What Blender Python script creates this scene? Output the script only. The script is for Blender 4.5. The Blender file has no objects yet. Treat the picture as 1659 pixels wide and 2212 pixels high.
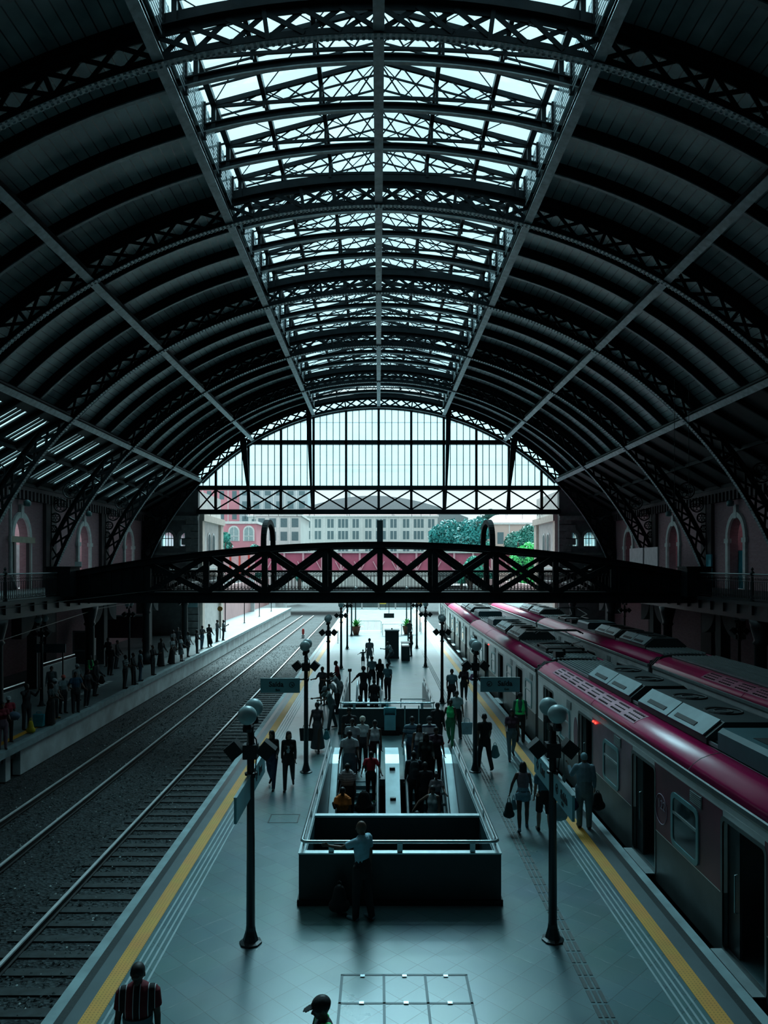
import bpy, math, random
from math import sin, cos, pi, sqrt, radians, atan2
from mathutils import Vector, Matrix
random.seed(7)
S = bpy.context.scene
COL = S.collection
# ------------------------------------------------------------ camera
EYE = 6.4
cd = bpy.data.cameras.new('camera'); cam = bpy.data.objects.new('camera', cd); COL.objects.link(cam)
cam.location = (0, 0, EYE); cam.rotation_euler = (pi/2, 0, 0)
cd.sensor_fit = 'VERTICAL'; cd.sensor_height = 24.0; cd.lens = 24.0*1600/2212
cd.shift_x = 11.5/2212; cd.shift_y = 112/2212; cd.clip_start = 0.1; cd.clip_end = 2000
S.camera = cam
# ------------------------------------------------------------ world
w = bpy.data.worlds.new('overcast_sky'); S.world = w; w.use_nodes = True
nt = w.node_tree; nt.nodes.clear()
wo = nt.nodes.new('ShaderNodeOutputWorld'); bg = nt.nodes.new('ShaderNodeBackground')
tc = nt.nodes.new('ShaderNodeTexCoord'); nz = nt.nodes.new('ShaderNodeTexNoise'); rp = nt.nodes.new('ShaderNodeValToRGB')
nz.inputs['Scale'].default_value = 2.2; nz.inputs['Detail'].default_value = 5
rp.color_ramp.elements[0].position = .35; rp.color_ramp.elements[0].color = (.52, .72, .77, 1)
rp.color_ramp.elements[1].position = .68; rp.color_ramp.elements[1].color = (.76, .87, .89, 1)
nt.links.new(tc.outputs['Generated'], nz.inputs['Vector']); nt.links.new(nz.outputs['Fac'], rp.inputs['Fac'])
nt.links.new(rp.outputs['Color'], bg.inputs['Color']); bg.inputs['Strength'].default_value = 1.1
nt.links.new(bg.outputs['Background'], wo.inputs['Surface'])
# soft high sun behind cloud
sd = bpy.data.lights.new('sun', 'SUN'); sd.energy = 9.0; sd.angle = radians(26); sd.color = (.66, .95, 1)
sun = bpy.data.objects.new('sun', sd); COL.objects.link(sun); sun.rotation_euler = (radians(-45), 0, radians(-2))
# ------------------------------------------------------------ view
S.view_settings.view_transform = 'Standard'; S.view_settings.look = 'None'
S.view_settings.exposure = 0.45; S.view_settings.gamma = 1.0; S.view_settings.use_curve_mapping = False
cy = S.cycles
cy.use_denoising = True; cy.max_bounces = 7; cy.diffuse_bounces = 4; cy.glossy_bounces = 3
cy.transparent_max_bounces = 12; cy.transmission_bounces = 3; cy.caustics_reflective = False; cy.caustics_refractive = False
cy.sample_clamp_indirect = 4.0

# ------------------------------------------------------------ mesh builder
class MB:
    def __init__(s): s.v = []; s.f = []
    def add(s, vs, fs):
        n = len(s.v); s.v += [tuple(p) for p in vs]; s.f += [tuple(i+n for i in q) for q in fs]; return s
    def box(s, x0, x1, y0, y1, z0, z1):
        return s.add([(x0,y0,z0),(x1,y0,z0),(x1,y1,z0),(x0,y1,z0),(x0,y0,z1),(x1,y0,z1),(x1,y1,z1),(x0,y1,z1)],
                     [(0,3,2,1),(4,5,6,7),(0,1,5,4),(1,2,6,5),(2,3,7,6),(3,0,4,7)])
    def hexa(s, p):
        return s.add(p, [(0,3,2,1),(4,5,6,7),(0,1,5,4),(1,2,6,5),(2,3,7,6),(3,0,4,7)])
    def beam(s, p, q, wd, ht, side=(0,1,0)):
        p = Vector(p); q = Vector(q); d = (q-p).normalized(); u = Vector(side); u = (u-d*u.dot(d))
        if u.length < 1e-4: u = d.orthogonal()
        u.normalize(); n = d.cross(u)
        a = u*wd/2; b = n*ht/2
        return s.hexa([p-a-b, p+a-b, p+a+b, p-a+b, q-a-b, q+a-b, q+a+b, q-a+b])
    def ring(s, c, u, v, n): return [c+u*cos(2*pi*i/n)+v*sin(2*pi*i/n) for i in range(n)]
    def tube(s, p, q, r, r2=None, n=8, caps=True):
        p = Vector(p); q = Vector(q); r2 = r if r2 is None else r2
        d = (q-p).normalized(); u = d.orthogonal().normalized(); v = d.cross(u)
        vs = s.ring(p, u*r, v*r, n)+s.ring(q, u*r2, v*r2, n)
        fs = [(i, (i+1) % n, n+(i+1) % n, n+i) for i in range(n)]
        if caps: fs += [tuple(range(n))[::-1], tuple(range(n, 2*n))]
        return s.add(vs, fs)
    def path(s, pts, r, n=6):
        pts = [Vector(p) for p in pts]; vs = []; fs = []
        u = None
        for i, p in enumerate(pts):
            d = (pts[min(i+1, len(pts)-1)]-pts[max(i-1, 0)]).normalized()
            if u is None: u = d.orthogonal().normalized()
            u = (u-d*u.dot(d)).normalized(); v = d.cross(u)
            vs += s.ring(p, u*r, v*r, n)
        for k in range(len(pts)-1):
            fs += [(k*n+i, k*n+(i+1) % n, (k+1)*n+(i+1) % n, (k+1)*n+i) for i in range(n)]
        fs += [tuple(range(n))[::-1], tuple((len(pts)-1)*n+i for i in range(n))]
        return s.add(vs, fs)
    def lathe(s, c, prof, n=16):
        c = Vector(c); vs = []; fs = []
        for r, z in prof: vs += [c+Vector((r*cos(2*pi*i/n), r*sin(2*pi*i/n), z)) for i in range(n)]
        for k in range(len(prof)-1):
            fs += [(k*n+i, k*n+(i+1) % n, (k+1)*n+(i+1) % n, (k+1)*n+i) for i in range(n)]
        fs += [tuple(range(n))[::-1], tuple((len(prof)-1)*n+i for i in range(n))]
        return s.add(vs, fs)
    def sphere(s, c, r, n=16, m=10, sc=(1,1,1), rot=None):
        c = Vector(c); vs = []; fs = []
        for j in range(m+1):
            t = pi*j/m
            for i in range(n):
                p = Vector((r*sc[0]*sin(t)*cos(2*pi*i/n), r*sc[1]*sin(t)*sin(2*pi*i/n), r*sc[2]*cos(t)))
                vs.append(c+(rot @ p if rot else p))
        for j in range(m):
            fs += [(j*n+i, (j+1)*n+i, (j+1)*n+(i+1) % n, j*n+(i+1) % n) for i in range(n)]
        return s.add(vs, fs)
    def prism(s, poly, axis, a, b):
        # poly 2-D, extruded along axis from a to b
        def P(t, h):
            return {'x': (h, t[0], t[1]), 'y': (t[0], h, t[1]), 'z': (t[0], t[1], h)}[axis]
        n = len(poly)
        return s.add([P(t, a) for t in poly]+[P(t, b) for t in poly],
                     [(i, (i+1) % n, n+(i+1) % n, n+i) for i in range(n)]+[tuple(range(n))[::-1], tuple(range(n, 2*n))])
    def arc(s, y0, y1, r0, r1, a0, a1, n, cx=0, cz=0):
        # swept rectangle along a circle in the XZ plane
        vs = []; fs = []
        for i in range(n+1):
            a = a0+(a1-a0)*i/n
            for r, y in ((r0, y0), (r1, y0), (r1, y1), (r0, y1)): vs.append((cx+r*sin(a), y, cz+r*cos(a)))
        for i in range(n):
            for k in range(4): fs.append((i*4+k, i*4+(k+1) % 4, (i+1)*4+(k+1) % 4, (i+1)*4+k))
        fs += [(3, 2, 1, 0), (n*4, n*4+1, n*4+2, n*4+3)]
        return s.add(vs, fs)
    def torus(s, c, R_, r, axis='y', n=20, m=6):
        pts = []
        vs = []; fs = []
        c = Vector(c)
        for i in range(n):
            a = 2*pi*i/n
            for j in range(m):
                b = 2*pi*j/m; q = R_+r*cos(b); h = r*sin(b)
                vs.append(c+Vector({'y': (q*cos(a), h, q*sin(a)), 'x': (h, q*cos(a), q*sin(a)), 'z': (q*cos(a), q*sin(a), h)}[axis]))
        for i in range(n):
            for j in range(m): fs.append((i*m+j, ((i+1) % n)*m+j, ((i+1) % n)*m+(j+1) % m, i*m+(j+1) % m))
        return s.add(vs, fs)
    def build(s, name, mat, parent=None, smooth=False, loc=None):
        me = bpy.data.meshes.new(name); me.from_pydata(s.v, [], s.f); me.update()
        if smooth:
            me.polygons.foreach_set('use_smooth', [True]*len(me.polygons))
        me.materials.append(mat)
        o = bpy.data.objects.new(name, me); COL.objects.link(o)
        fix_normals(me)
        if loc: o.location = loc
        if parent: o.parent = parent
        return o
import bmesh
def fix_normals(me):
    bm = bmesh.new(); bm.from_mesh(me); bmesh.ops.recalc_face_normals(bm, faces=bm.faces); bm.to_mesh(me); bm.free()
def tag(o, label=None, cat=None, group=None, kind=None):
    if label: o['label'] = label
    if cat: o['category'] = cat
    if group: o['group'] = group
    if kind: o['kind'] = kind
    return o
def empty(name, loc=(0,0,0), label=None, cat=None, group=None, kind=None, rz=0):
    o = bpy.data.objects.new(name, None); COL.objects.link(o); o.location = loc; o.rotation_euler = (0,0,rz)
    o.empty_display_size = .1
    return tag(o, label, cat, group, kind)
def struct(o): o['kind'] = 'structure'; return o
def copy_tree(o, parent=None):
    c = o.copy(); COL.objects.link(c); c.parent = parent
    for ch in list(o.children): copy_tree(ch, c)
    return c
ORD = ['first','second','third','fourth','fifth','sixth','seventh','eighth','ninth','tenth','eleventh','twelfth','thirteenth','fourteenth','fifteenth',
       'sixteenth','seventeenth','eighteenth','nineteenth','twentieth'] + ['twenty-'+k for k in ('first','second','third','fourth','fifth','sixth','seventh','eighth','ninth')] + ['thirtieth'] + ['thirty-'+k for k in ('first','second','third','fourth','fifth','sixth','seventh','eighth','ninth')]
# ------------------------------------------------------------ materials
MC = {}
def mat(name, col, rough=.6, metal=0., var=0., vscale=3., bump=0., bscale=20., emit=0., spec=None, stretch=None):
    if name in MC: return MC[name]
    m = bpy.data.materials.new(name); m.use_nodes = True; nt = m.node_tree; b = nt.nodes['Principled BSDF']
    b.inputs['Base Color'].default_value = (*col, 1); b.inputs['Roughness'].default_value = rough; b.inputs['Metallic'].default_value = metal
    if spec is not None: b.inputs['Specular IOR Level'].default_value = spec
    tc = nt.nodes.new('ShaderNodeTexCoord')
    vec = tc.outputs['Object']
    if stretch:
        mp = nt.nodes.new('ShaderNodeMapping'); mp.inputs['Scale'].default_value = stretch; nt.links.new(vec, mp.inputs['Vector']); vec = mp.outputs['Vector']
    n = nt.nodes.new('ShaderNodeTexNoise'); n.inputs['Scale'].default_value = vscale; n.inputs['Detail'].default_value = 5
    nt.links.new(vec, n.inputs['Vector'])
    var = var or .12
    r = nt.nodes.new('ShaderNodeValToRGB')
    r.color_ramp.elements[0].position = .3; r.color_ramp.elements[1].position = .7
    r.color_ramp.elements[0].color = (*[c*(1-var) for c in col], 1); r.color_ramp.elements[1].color = (*[min(1, c*(1+var)) for c in col], 1)
    nt.links.new(n.outputs['Fac'], r.inputs['Fac']); nt.links.new(r.outputs['Color'], b.inputs['Base Color'])
    if bump:
        n2 = nt.nodes.new('ShaderNodeTexNoise'); n2.inputs['Scale'].default_value = bscale; n2.inputs['Detail'].default_value = 4
        nt.links.new(vec, n2.inputs['Vector'])
        bp = nt.nodes.new('ShaderNodeBump'); bp.inputs['Strength'].default_value = bump; bp.inputs['Distance'].default_value = .03
        nt.links.new(n2.outputs['Fac'], bp.inputs['Height']); nt.links.new(bp.outputs['Normal'], b.inputs['Normal'])
    if emit:
        b.inputs['Emission Color'].default_value = (*col, 1); b.inputs['Emission Strength'].default_value = emit
    MC[name] = m; return m
def glass(name, col=(.8,.95,.97), alpha=.8, rough=.1):
    # thin pane: mostly lets light straight through, plus a glossy film and slight milkiness
    m = bpy.data.materials.new(name); m.use_nodes = True; nt = m.node_tree; nt.nodes.clear()
    o = nt.nodes.new('ShaderNodeOutputMaterial'); t = nt.nodes.new('ShaderNodeBsdfTransparent'); t.inputs['Color'].default_value = (*col, 1)
    d = nt.nodes.new('ShaderNodeBsdfTranslucent'); d.inputs['Color'].default_value = (*col, 1)
    g = nt.nodes.new('ShaderNodeBsdfGlossy'); g.inputs['Roughness'].default_value = rough; g.inputs['Color'].default_value = (.9,.95,1,1)
    m1 = nt.nodes.new('ShaderNodeMixShader'); m2 = nt.nodes.new('ShaderNodeMixShader')
    tcn = nt.nodes.new('ShaderNodeTexCoord'); nzn = nt.nodes.new('ShaderNodeTexNoise'); nzn.inputs['Scale'].default_value = .6
    mr = nt.nodes.new('ShaderNodeMapRange'); mr.inputs['To Min'].default_value = max(0, 1-alpha-.12); mr.inputs['To Max'].default_value = min(1, 1-alpha+.12)
    nt.links.new(tcn.outputs['Object'], nzn.inputs['Vector']); nt.links.new(nzn.outputs['Fac'], mr.inputs['Value']); nt.links.new(mr.outputs['Result'], m1.inputs['Fac'])
    nt.links.new(t.outputs[0], m1.inputs[1]); nt.links.new(d.outputs[0], m1.inputs[2])
    m2.inputs['Fac'].default_value = .05
    nt.links.new(m1.outputs[0], m2.inputs[1]); nt.links.new(g.outputs[0], m2.inputs[2]); nt.links.new(m2.outputs[0], o.inputs['Surface'])
    return m
def mnode(nt, op, a, b=None, c=None):
    n = nt.nodes.new('ShaderNodeMath'); n.operation = op
    for i, x in enumerate((a, b, c)):
        if x is None: continue
        if isinstance(x, (int, float)): n.inputs[i].default_value = x
        else: nt.links.new(x, n.inputs[i])
    return n.outputs[0]

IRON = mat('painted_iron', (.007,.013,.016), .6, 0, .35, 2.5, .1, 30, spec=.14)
IRONL = mat('lit_iron_flange', (.34,.42,.44), .5, 0, .35, 6, .3, 25)  # rib undersides coloured pale to stand in for light reflected from below
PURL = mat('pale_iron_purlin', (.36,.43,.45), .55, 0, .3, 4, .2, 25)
STEEL = mat('brushed_steel', (.50,.60,.62), .28, .9, .12, 3)
DARK = mat('dark_metal', (.012,.02,.023), .45, .2)
STONE = mat('cream_stone', (.42,.46,.45), .8, 0, .2, 3, .2, 15)
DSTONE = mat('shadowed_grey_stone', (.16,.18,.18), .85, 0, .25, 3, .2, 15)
CONC = mat('pale_concrete', (.55,.64,.65), .85, 0, .25, 1.2, .2, 12)
GRANITE = mat('dark_granite', (.035,.045,.047), .35, 0, .3, 30)
def brick_mat(name, c1, c2, mortar, scale=1.):
    m = bpy.data.materials.new(name); m.use_nodes = True; nt = m.node_tree; b = nt.nodes['Principled BSDF']
    tc = nt.nodes.new('ShaderNodeTexCoord'); sp = nt.nodes.new('ShaderNodeSeparateXYZ'); cb = nt.nodes.new('ShaderNodeCombineXYZ')
    nt.links.new(tc.outputs['Object'], sp.inputs[0])
    nt.links.new(mnode(nt, 'ADD', sp.outputs['X'], sp.outputs['Y']), cb.inputs['X']); nt.links.new(sp.outputs['Z'], cb.inputs['Y'])
    br = nt.nodes.new('ShaderNodeTexBrick'); br.inputs['Scale'].default_value = scale
    br.inputs['Brick Width'].default_value = .24; br.inputs['Row Height'].default_value = .08; br.inputs['Mortar Size'].default_value = .008
    br.inputs['Color1'].default_value = (*c1, 1); br.inputs['Color2'].default_value = (*c2, 1); br.inputs['Mortar'].default_value = (*mortar, 1)
    nt.links.new(cb.outputs[0], br.inputs['Vector']); nt.links.new(br.outputs['Color'], b.inputs['Base Color']); b.inputs['Roughness'].default_value = .85
    return m
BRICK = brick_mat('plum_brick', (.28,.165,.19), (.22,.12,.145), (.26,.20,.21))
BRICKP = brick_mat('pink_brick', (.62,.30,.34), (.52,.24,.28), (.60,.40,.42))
# ============================================================ FLOOR AND PLATFORMS
def tile_mat():
    m = bpy.data.materials.new('polished_diamond_tiles'); m.use_nodes = True; nt = m.node_tree; b = nt.nodes['Principled BSDF']
    tc = nt.nodes.new('ShaderNodeTexCoord'); mp = nt.nodes.new('ShaderNodeMapping'); mp.inputs['Rotation'].default_value = (0,0,pi/4)
    nt.links.new(tc.outputs['Object'], mp.inputs['Vector'])
    br = nt.nodes.new('ShaderNodeTexBrick'); br.offset = 0; br.inputs['Scale'].default_value = 1
    br.inputs['Brick Width'].default_value = .44; br.inputs['Row Height'].default_value = .44; br.inputs['Mortar Size'].default_value = .006
    br.inputs['Color1'].default_value = (.095,.20,.215,1); br.inputs['Color2'].default_value = (.125,.24,.255,1); br.inputs['Mortar'].default_value = (.05,.10,.11,1)
    nt.links.new(mp.outputs[0], br.inputs['Vector'])
    nz = nt.nodes.new('ShaderNodeTexNoise'); nz.inputs['Scale'].default_value = .8; nz.inputs['Detail'].default_value = 6
    nt.links.new(tc.outputs['Object'], nz.inputs['Vector'])
    mx = nt.nodes.new('ShaderNodeMix'); mx.data_type = 'RGBA'; mx.blend_type = 'MULTIPLY'; mx.inputs['Factor'].default_value = .35
    nt.links.new(br.outputs['Color'], mx.inputs['A']); nt.links.new(nz.outputs['Color'], mx.inputs['B'])
    nt.links.new(mx.outputs['Result'], b.inputs['Base Color'])
    mr = nt.nodes.new('ShaderNodeMapRange'); mr.inputs['To Min'].default_value = .25; mr.inputs['To Max'].default_value = .33
    nt.links.new(nz.outputs['Fac'], mr.inputs['Value']); nt.links.new(mr.outputs['Result'], b.inputs['Roughness'])
    b.inputs['Specular IOR Level'].default_value = 1.0
    bp = nt.nodes.new('ShaderNodeBump'); bp.inputs['Strength'].default_value = .25; bp.inputs['Distance'].default_value = .004; bp.invert = True
    nt.links.new(br.outputs['Fac'], bp.inputs['Height']); nt.links.new(bp.outputs['Normal'], b.inputs['Normal'])
    return m
TILE = tile_mat()
EDGE = mat('pale_edge_coping', (.26,.38,.40), .6, 0, .25, 2)
BORDER = mat('grey_border_slab', (.08,.12,.13), .45, 0, .15, 1.5)
def tact_mat(name, col, dark):
    m = bpy.data.materials.new(name); m.use_nodes = True; nt = m.node_tree; b = nt.nodes['Principled BSDF']
    tc = nt.nodes.new('ShaderNodeTexCoord'); vo = nt.nodes.new('ShaderNodeTexVoronoi'); vo.inputs['Scale'].default_value = 18
    vo.inputs['Randomness'].default_value = 0
    nt.links.new(tc.outputs['Object'], vo.inputs['Vector'])
    r = nt.nodes.new('ShaderNodeValToRGB'); r.color_ramp.elements[0].position = .18; r.color_ramp.elements[1].position = .30
    r.color_ramp.elements[0].color = (*dark, 1); r.color_ramp.elements[1].color = (*col, 1)
    nt.links.new(vo.outputs['Distance'], r.inputs['Fac'])
    nz = nt.nodes.new('ShaderNodeTexNoise'); nz.inputs['Scale'].default_value = 2; nz.inputs['Detail'].default_value = 6
    nt.links.new(tc.outputs['Object'], nz.inputs['Vector'])
    mx = nt.nodes.new('ShaderNodeMix'); mx.data_type = 'RGBA'; mx.blend_type = 'MULTIPLY'; mx.inputs['Factor'].default_value = .4
    nt.links.new(r.outputs['Color'], mx.inputs['A']); nt.links.new(nz.outputs['Color'], mx.inputs['B']); nt.links.new(mx.outputs['Result'], b.inputs['Base Color'])
    b.inputs['Roughness'].default_value = .6
    return m
YEL = tact_mat('yellow_tactile_strip', (.88,.42,.045), (.45,.20,.02))
XL, XR = -4.7, 5.5
YN, YF = -6.0, 108.0
ZT = -1.15
P1 = (-1.42, 2.22, 14.02, 22.0); P2 = (-1.42, 0.40, 27.95, 34.2)
fl = MB()
fl.box(XL+.30, XR-.30, YN, P1[2], ZT, 0)
for (a, b_) in ((P1, P2),):
    fl.box(XL+.30, P1[0], P1[2], P1[3], ZT, 0); fl.box(P1[1], XR-.30, P1[2], P1[3], ZT, 0)
fl.box(XL+.30, XR-.30, P1[3], P2[2], ZT, 0)
fl.box(XL+.30, P2[0], P2[2], P2[3], ZT, 0); fl.box(P2[1], XR-.30, P2[2], P2[3], ZT, 0)
fl.box(XL+.30, XR-.30, P2[3], YF, ZT, 0)
struct(fl.build('floor', TILE))
ed = MB(); ed.box(XL, XL+.17, YN, YF, ZT, .004); ed.box(XR-.17, XR, YN, YF, ZT, .004)
struct(ed.build('trim_1', EDGE))
bo = MB(); bo.box(XL+.17, XL+.30, YN, YF, ZT, .002); bo.box(XR-.30, XR-.17, YN, YF, ZT, .002)
struct(bo.build('trim_2', GRANITE))
bo = MB(); bo.box(XL+.30, -4.19, YN, YF, 0, .003); bo.box(4.94, XR-.30, YN, YF, 0, .003)
struct(bo.build('trim_3', BORDER))
for (x0, x1, side) in ((-4.19, -3.93, 'left'), (4.68, 4.94, 'right')):
    tag(MB().box(x0, x1, YN, 95, 0, .008).build('tactile_strip', YEL), 'yellow studded warning strip along the %s edge of the central platform' % ('track-side left' if side == 'left' else 'train-side right'), 'tactile strip')
gr = MB()
for x in (-3.86,-3.76,-3.66,-3.56): gr.box(x, x+.035, YN, 95, 0, .005)
for x in (4.27,4.37,4.47,4.57): gr.box(x, x+.035, YN, 95, 0, .005)
struct(gr.build('trim_4', mat('pale_groove_lines', (.30,.40,.42), .5)))
gd = MB()
y = 9.0
while y < 64:
    for x in (3.10, 3.19, 3.28): gd.box(x, x+.055, y, y+.30, 0, .008)
    y += .36
tag(gd.build('guide_strip', mat('dark_rubber', (.02,.035,.038), .5)), 'dark raised guide strip of short dashes running along the right of the escalators', 'guide strip')
# hatch covers in the near floor
hf = empty('floor_hatch', (.43, 10.4, 0), 'large steel-framed floor hatch of tiled covers at the bottom of the picture', 'hatch')
m_ = MB()
for x in (-.57+1e-3, .08, .72, 1.36): m_.box(x-.43-.02, x-.43+.02, -.9, 1.13, 0, .006)
for y in (-.27, .385, 1.13): m_.box(-1.02, .95, y-.02, y+.02, 0, .006)
m_.build('frame', mat('dull_hatch_steel', (.03,.045,.05), .4, .5), hf)
for y in (-.27, .385, 1.09):
    for x in (-.68, -.03, .61): MB().box(x-.035, x+.035, y-.03, y+.03, .006, .016).build('lift_key', STEEL, hf)
# small inspection cover on left
ic = MB(); 
for (a, b_, c, d_) in ((-2.75,-2.0,18.3,18.33),(-2.75,-2.0,18.9,18.93),(-2.75,-2.72,18.3,18.93),(-2.03,-2.0,18.3,18.93)): ic.box(a, b_, c, d_, 0, .005)
tag(ic.build('inspection_cover', GRANITE), 'small square inspection cover outline in the floor left of the escalators', 'cover')

# left platform
WX = 21.2
lp = MB(); lp.box(-30, -12.98, YN, 108, -.5, 0)
struct(lp.build('floor_left', mat('grey_platform_slab', (.15,.20,.21), .4, 0, .2, 1.)))
lpe = MB(); lpe.box(-12.98, -12.7, YN, 108, -.22, .006)
struct(lpe.build('trim_5', EDGE))
wl = MB(); wl.box(-13.1, -12.82, 26.5, 108, ZT, -.22)
for y in (6, 10, 14, 18, 20.4, 22.6, 24.6, 25.6): wl.box(-13.1, -12.9, y, y+.35, ZT, -.22)
wl.box(-14.5, -14.3, YN, 26.5, ZT, -.4)
struct(wl.build('wall_platform_left', CONC))
ys = MB(); ys.box(-13.55, -13.3, YN, 31, 0, .008)
tag(ys.build('tactile_strip', YEL), 'worn yellow warning strip on the far left platform', 'tactile strip')
ys = MB(); y = 36
for k in range(12): ys.box(-14.75, -14.5, 34+k*.55, 34.38+k*.55, 0, .008)
tag(ys.build('guide_strip', CONC), 'pale dashed guide strip on the far left platform', 'guide strip')
# right platform
rp_ = MB(); rp_.box(14.2, 30, YN, 108, -.5, 0); rp_.box(14.2, 14.5, YN, 108, ZT, -.5)
struct(rp_.build('floor_right', mat('grey_platform_slab', (.15,.20,.21), .4)))
# track bed
def ballast_mat():
    m = bpy.data.materials.new('dark_ballast'); m.use_nodes = True; nt = m.node_tree; b = nt.nodes['Principled BSDF']
    tc = nt.nodes.new('ShaderNodeTexCoord'); vo = nt.nodes.new('ShaderNodeTexVoronoi'); vo.inputs['Scale'].default_value = 14
    nt.links.new(tc.outputs['Object'], vo.inputs['Vector'])
    nz = nt.nodes.new('ShaderNodeTexNoise'); nz.inputs['Scale'].default_value = .7; nz.inputs['Detail'].default_value = 7
    nt.links.new(tc.outputs['Object'], nz.inputs['Vector'])
    r = nt.nodes.new('ShaderNodeValToRGB'); r.color_ramp.elements[0].color = (.004,.007,.008,1); r.color_ramp.elements[1].color = (.075,.105,.112,1)
    r.color_ramp.elements[0].position = .25; r.color_ramp.elements[1].position = .9
    mx = nt.nodes.new('ShaderNodeMix'); mx.data_type = 'RGBA'; mx.inputs['Factor'].default_value = .5
    nt.links.new(vo.outputs['Color'], mx.inputs['A']); nt.links.new(nz.outputs['Color'], mx.inputs['B'])
    nt.links.new(mx.outputs['Result'], r.inputs['Fac']); nt.links.new(r.outputs['Color'], b.inputs['Base Color']); b.inputs['Roughness'].default_value = .9
    bp = nt.nodes.new('ShaderNodeBump'); bp.inputs['Strength'].default_value = .9; bp.inputs['Distance'].default_value = .05
    nt.links.new(vo.outputs['Distance'], bp.inputs['Height']); nt.links.new(bp.outputs['Normal'], b.inputs['Normal'])
    return m
BAL = ballast_mat()
gm = MB(); gm.box(-60, 60, YN, 260, -1.6, -1.2)
struct(gm.build('floor_trackbed', BAL))
# loose stones
st = MB(); rr = random.Random(3)
def stone(mb, x, y, z, r):
    ax = [Vector((rr.gauss(0,1), rr.gauss(0,1), rr.gauss(0,1))).normalized()*r*rr.uniform(.6,1.2) for _ in range(6)]
    base = [(1,0,0),(-1,0,0),(0,1,0),(0,-1,0),(0,0,.7),(0,0,-.7)]
    vs = [Vector((x,y,z))+Vector(b_)*r*rr.uniform(.6,1.2) for b_ in base]
    mb.add(vs, [(0,2,4),(2,1,4),(1,3,4),(3,0,4),(2,0,5),(1,2,5),(3,1,5),(0,3,5)])
for i in range(11000):
    y = 9+60*rr.random()**1.7; x = rr.uniform(-12.6, -4.9)
    stone(st, x, y, -1.19+rr.uniform(-.01,.02), rr.uniform(.02,.05))
tag(st.build('ballast_stones', mat('pale_grit', (.07,.10,.105), .8, 0, .9, 40)), 'loose stones scattered over the left track bed', 'ballast', kind='stuff')
st = MB()
for i in range(700):
    y = 9+45*rr.random()**1.6; stone(st, rr.uniform(-12.4, -5.0), y, -1.17, rr.uniform(.015,.035))
tag(st.build('white_grit', mat('white_litter', (.75,.85,.86), .6)), 'pale specks of grit and litter dotted over the left track bed', 'litter', kind='stuff')
RAIL = mat('polished_rail', (.85,.92,.94), .38, .35); RUST = mat('rail_side', (.03,.03,.03), .7); SLEEPL = mat('concrete_sleeper', (.03,.043,.045), .8, 0, .4, 5); SLEEPD = mat('buried_sleeper', (.03,.04,.042), .9, 0, .4, 5)
def track(x0, x1, label, y0=6., y1=106., cover=False, zs=0.):
    SLEEP = SLEEPD if cover else SLEEPL
    root = empty('railway_track', ((x0+x1)/2, y0, -1.2), label, 'railway track')
    h = (x1-x0)/2; L = y1-y0
    for s_ in (-1, 1):
        x = s_*h
        r_ = MB().box(x-.065, x+.065, 0, L, .03, .05); r_.box(x-.012, x+.012, 0, L, .05, .17)
        ro = r_.build('rail', RUST, root)
        MB().box(x-.036, x+.036, 0, L, .17, .205).build('rail_head', RAIL, ro)
    me = None
    n = int(L/.62)
    for k in range(0 if cover else min(n, 100)):
        if me is None:
            o = MB().box(-1.25, 1.25, -.12, .12, -.1, .03+zs).build('sleeper', SLEEP, root); me = o.data
        else:
            o = bpy.data.objects.new('sleeper', me); COL.objects.link(o); o.parent = root
        o.location = (0, .3+k*.62, 0)
    if n > 100 and not cover:
        m_ = MB()
        for k in range(100, n): m_.box(-1.25, 1.25, .18+k*.62, .42+k*.62, -.1, .03+zs)
        o = m_.build('sleepers', SLEEP, root); o['kind'] = 'stuff'
track(-10.9, -9.3, 'railway track nearer the far left platform, half buried in ballast', cover=True, zs=-.02)
track(-7.0, -5.4, 'railway track with bare sleepers beside the central platform left edge')
track(6.45, 8.05, 'railway track under the nearer train', y1=80)
track(11.0, 12.6, 'railway track under the farther train', y1=80)

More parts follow.
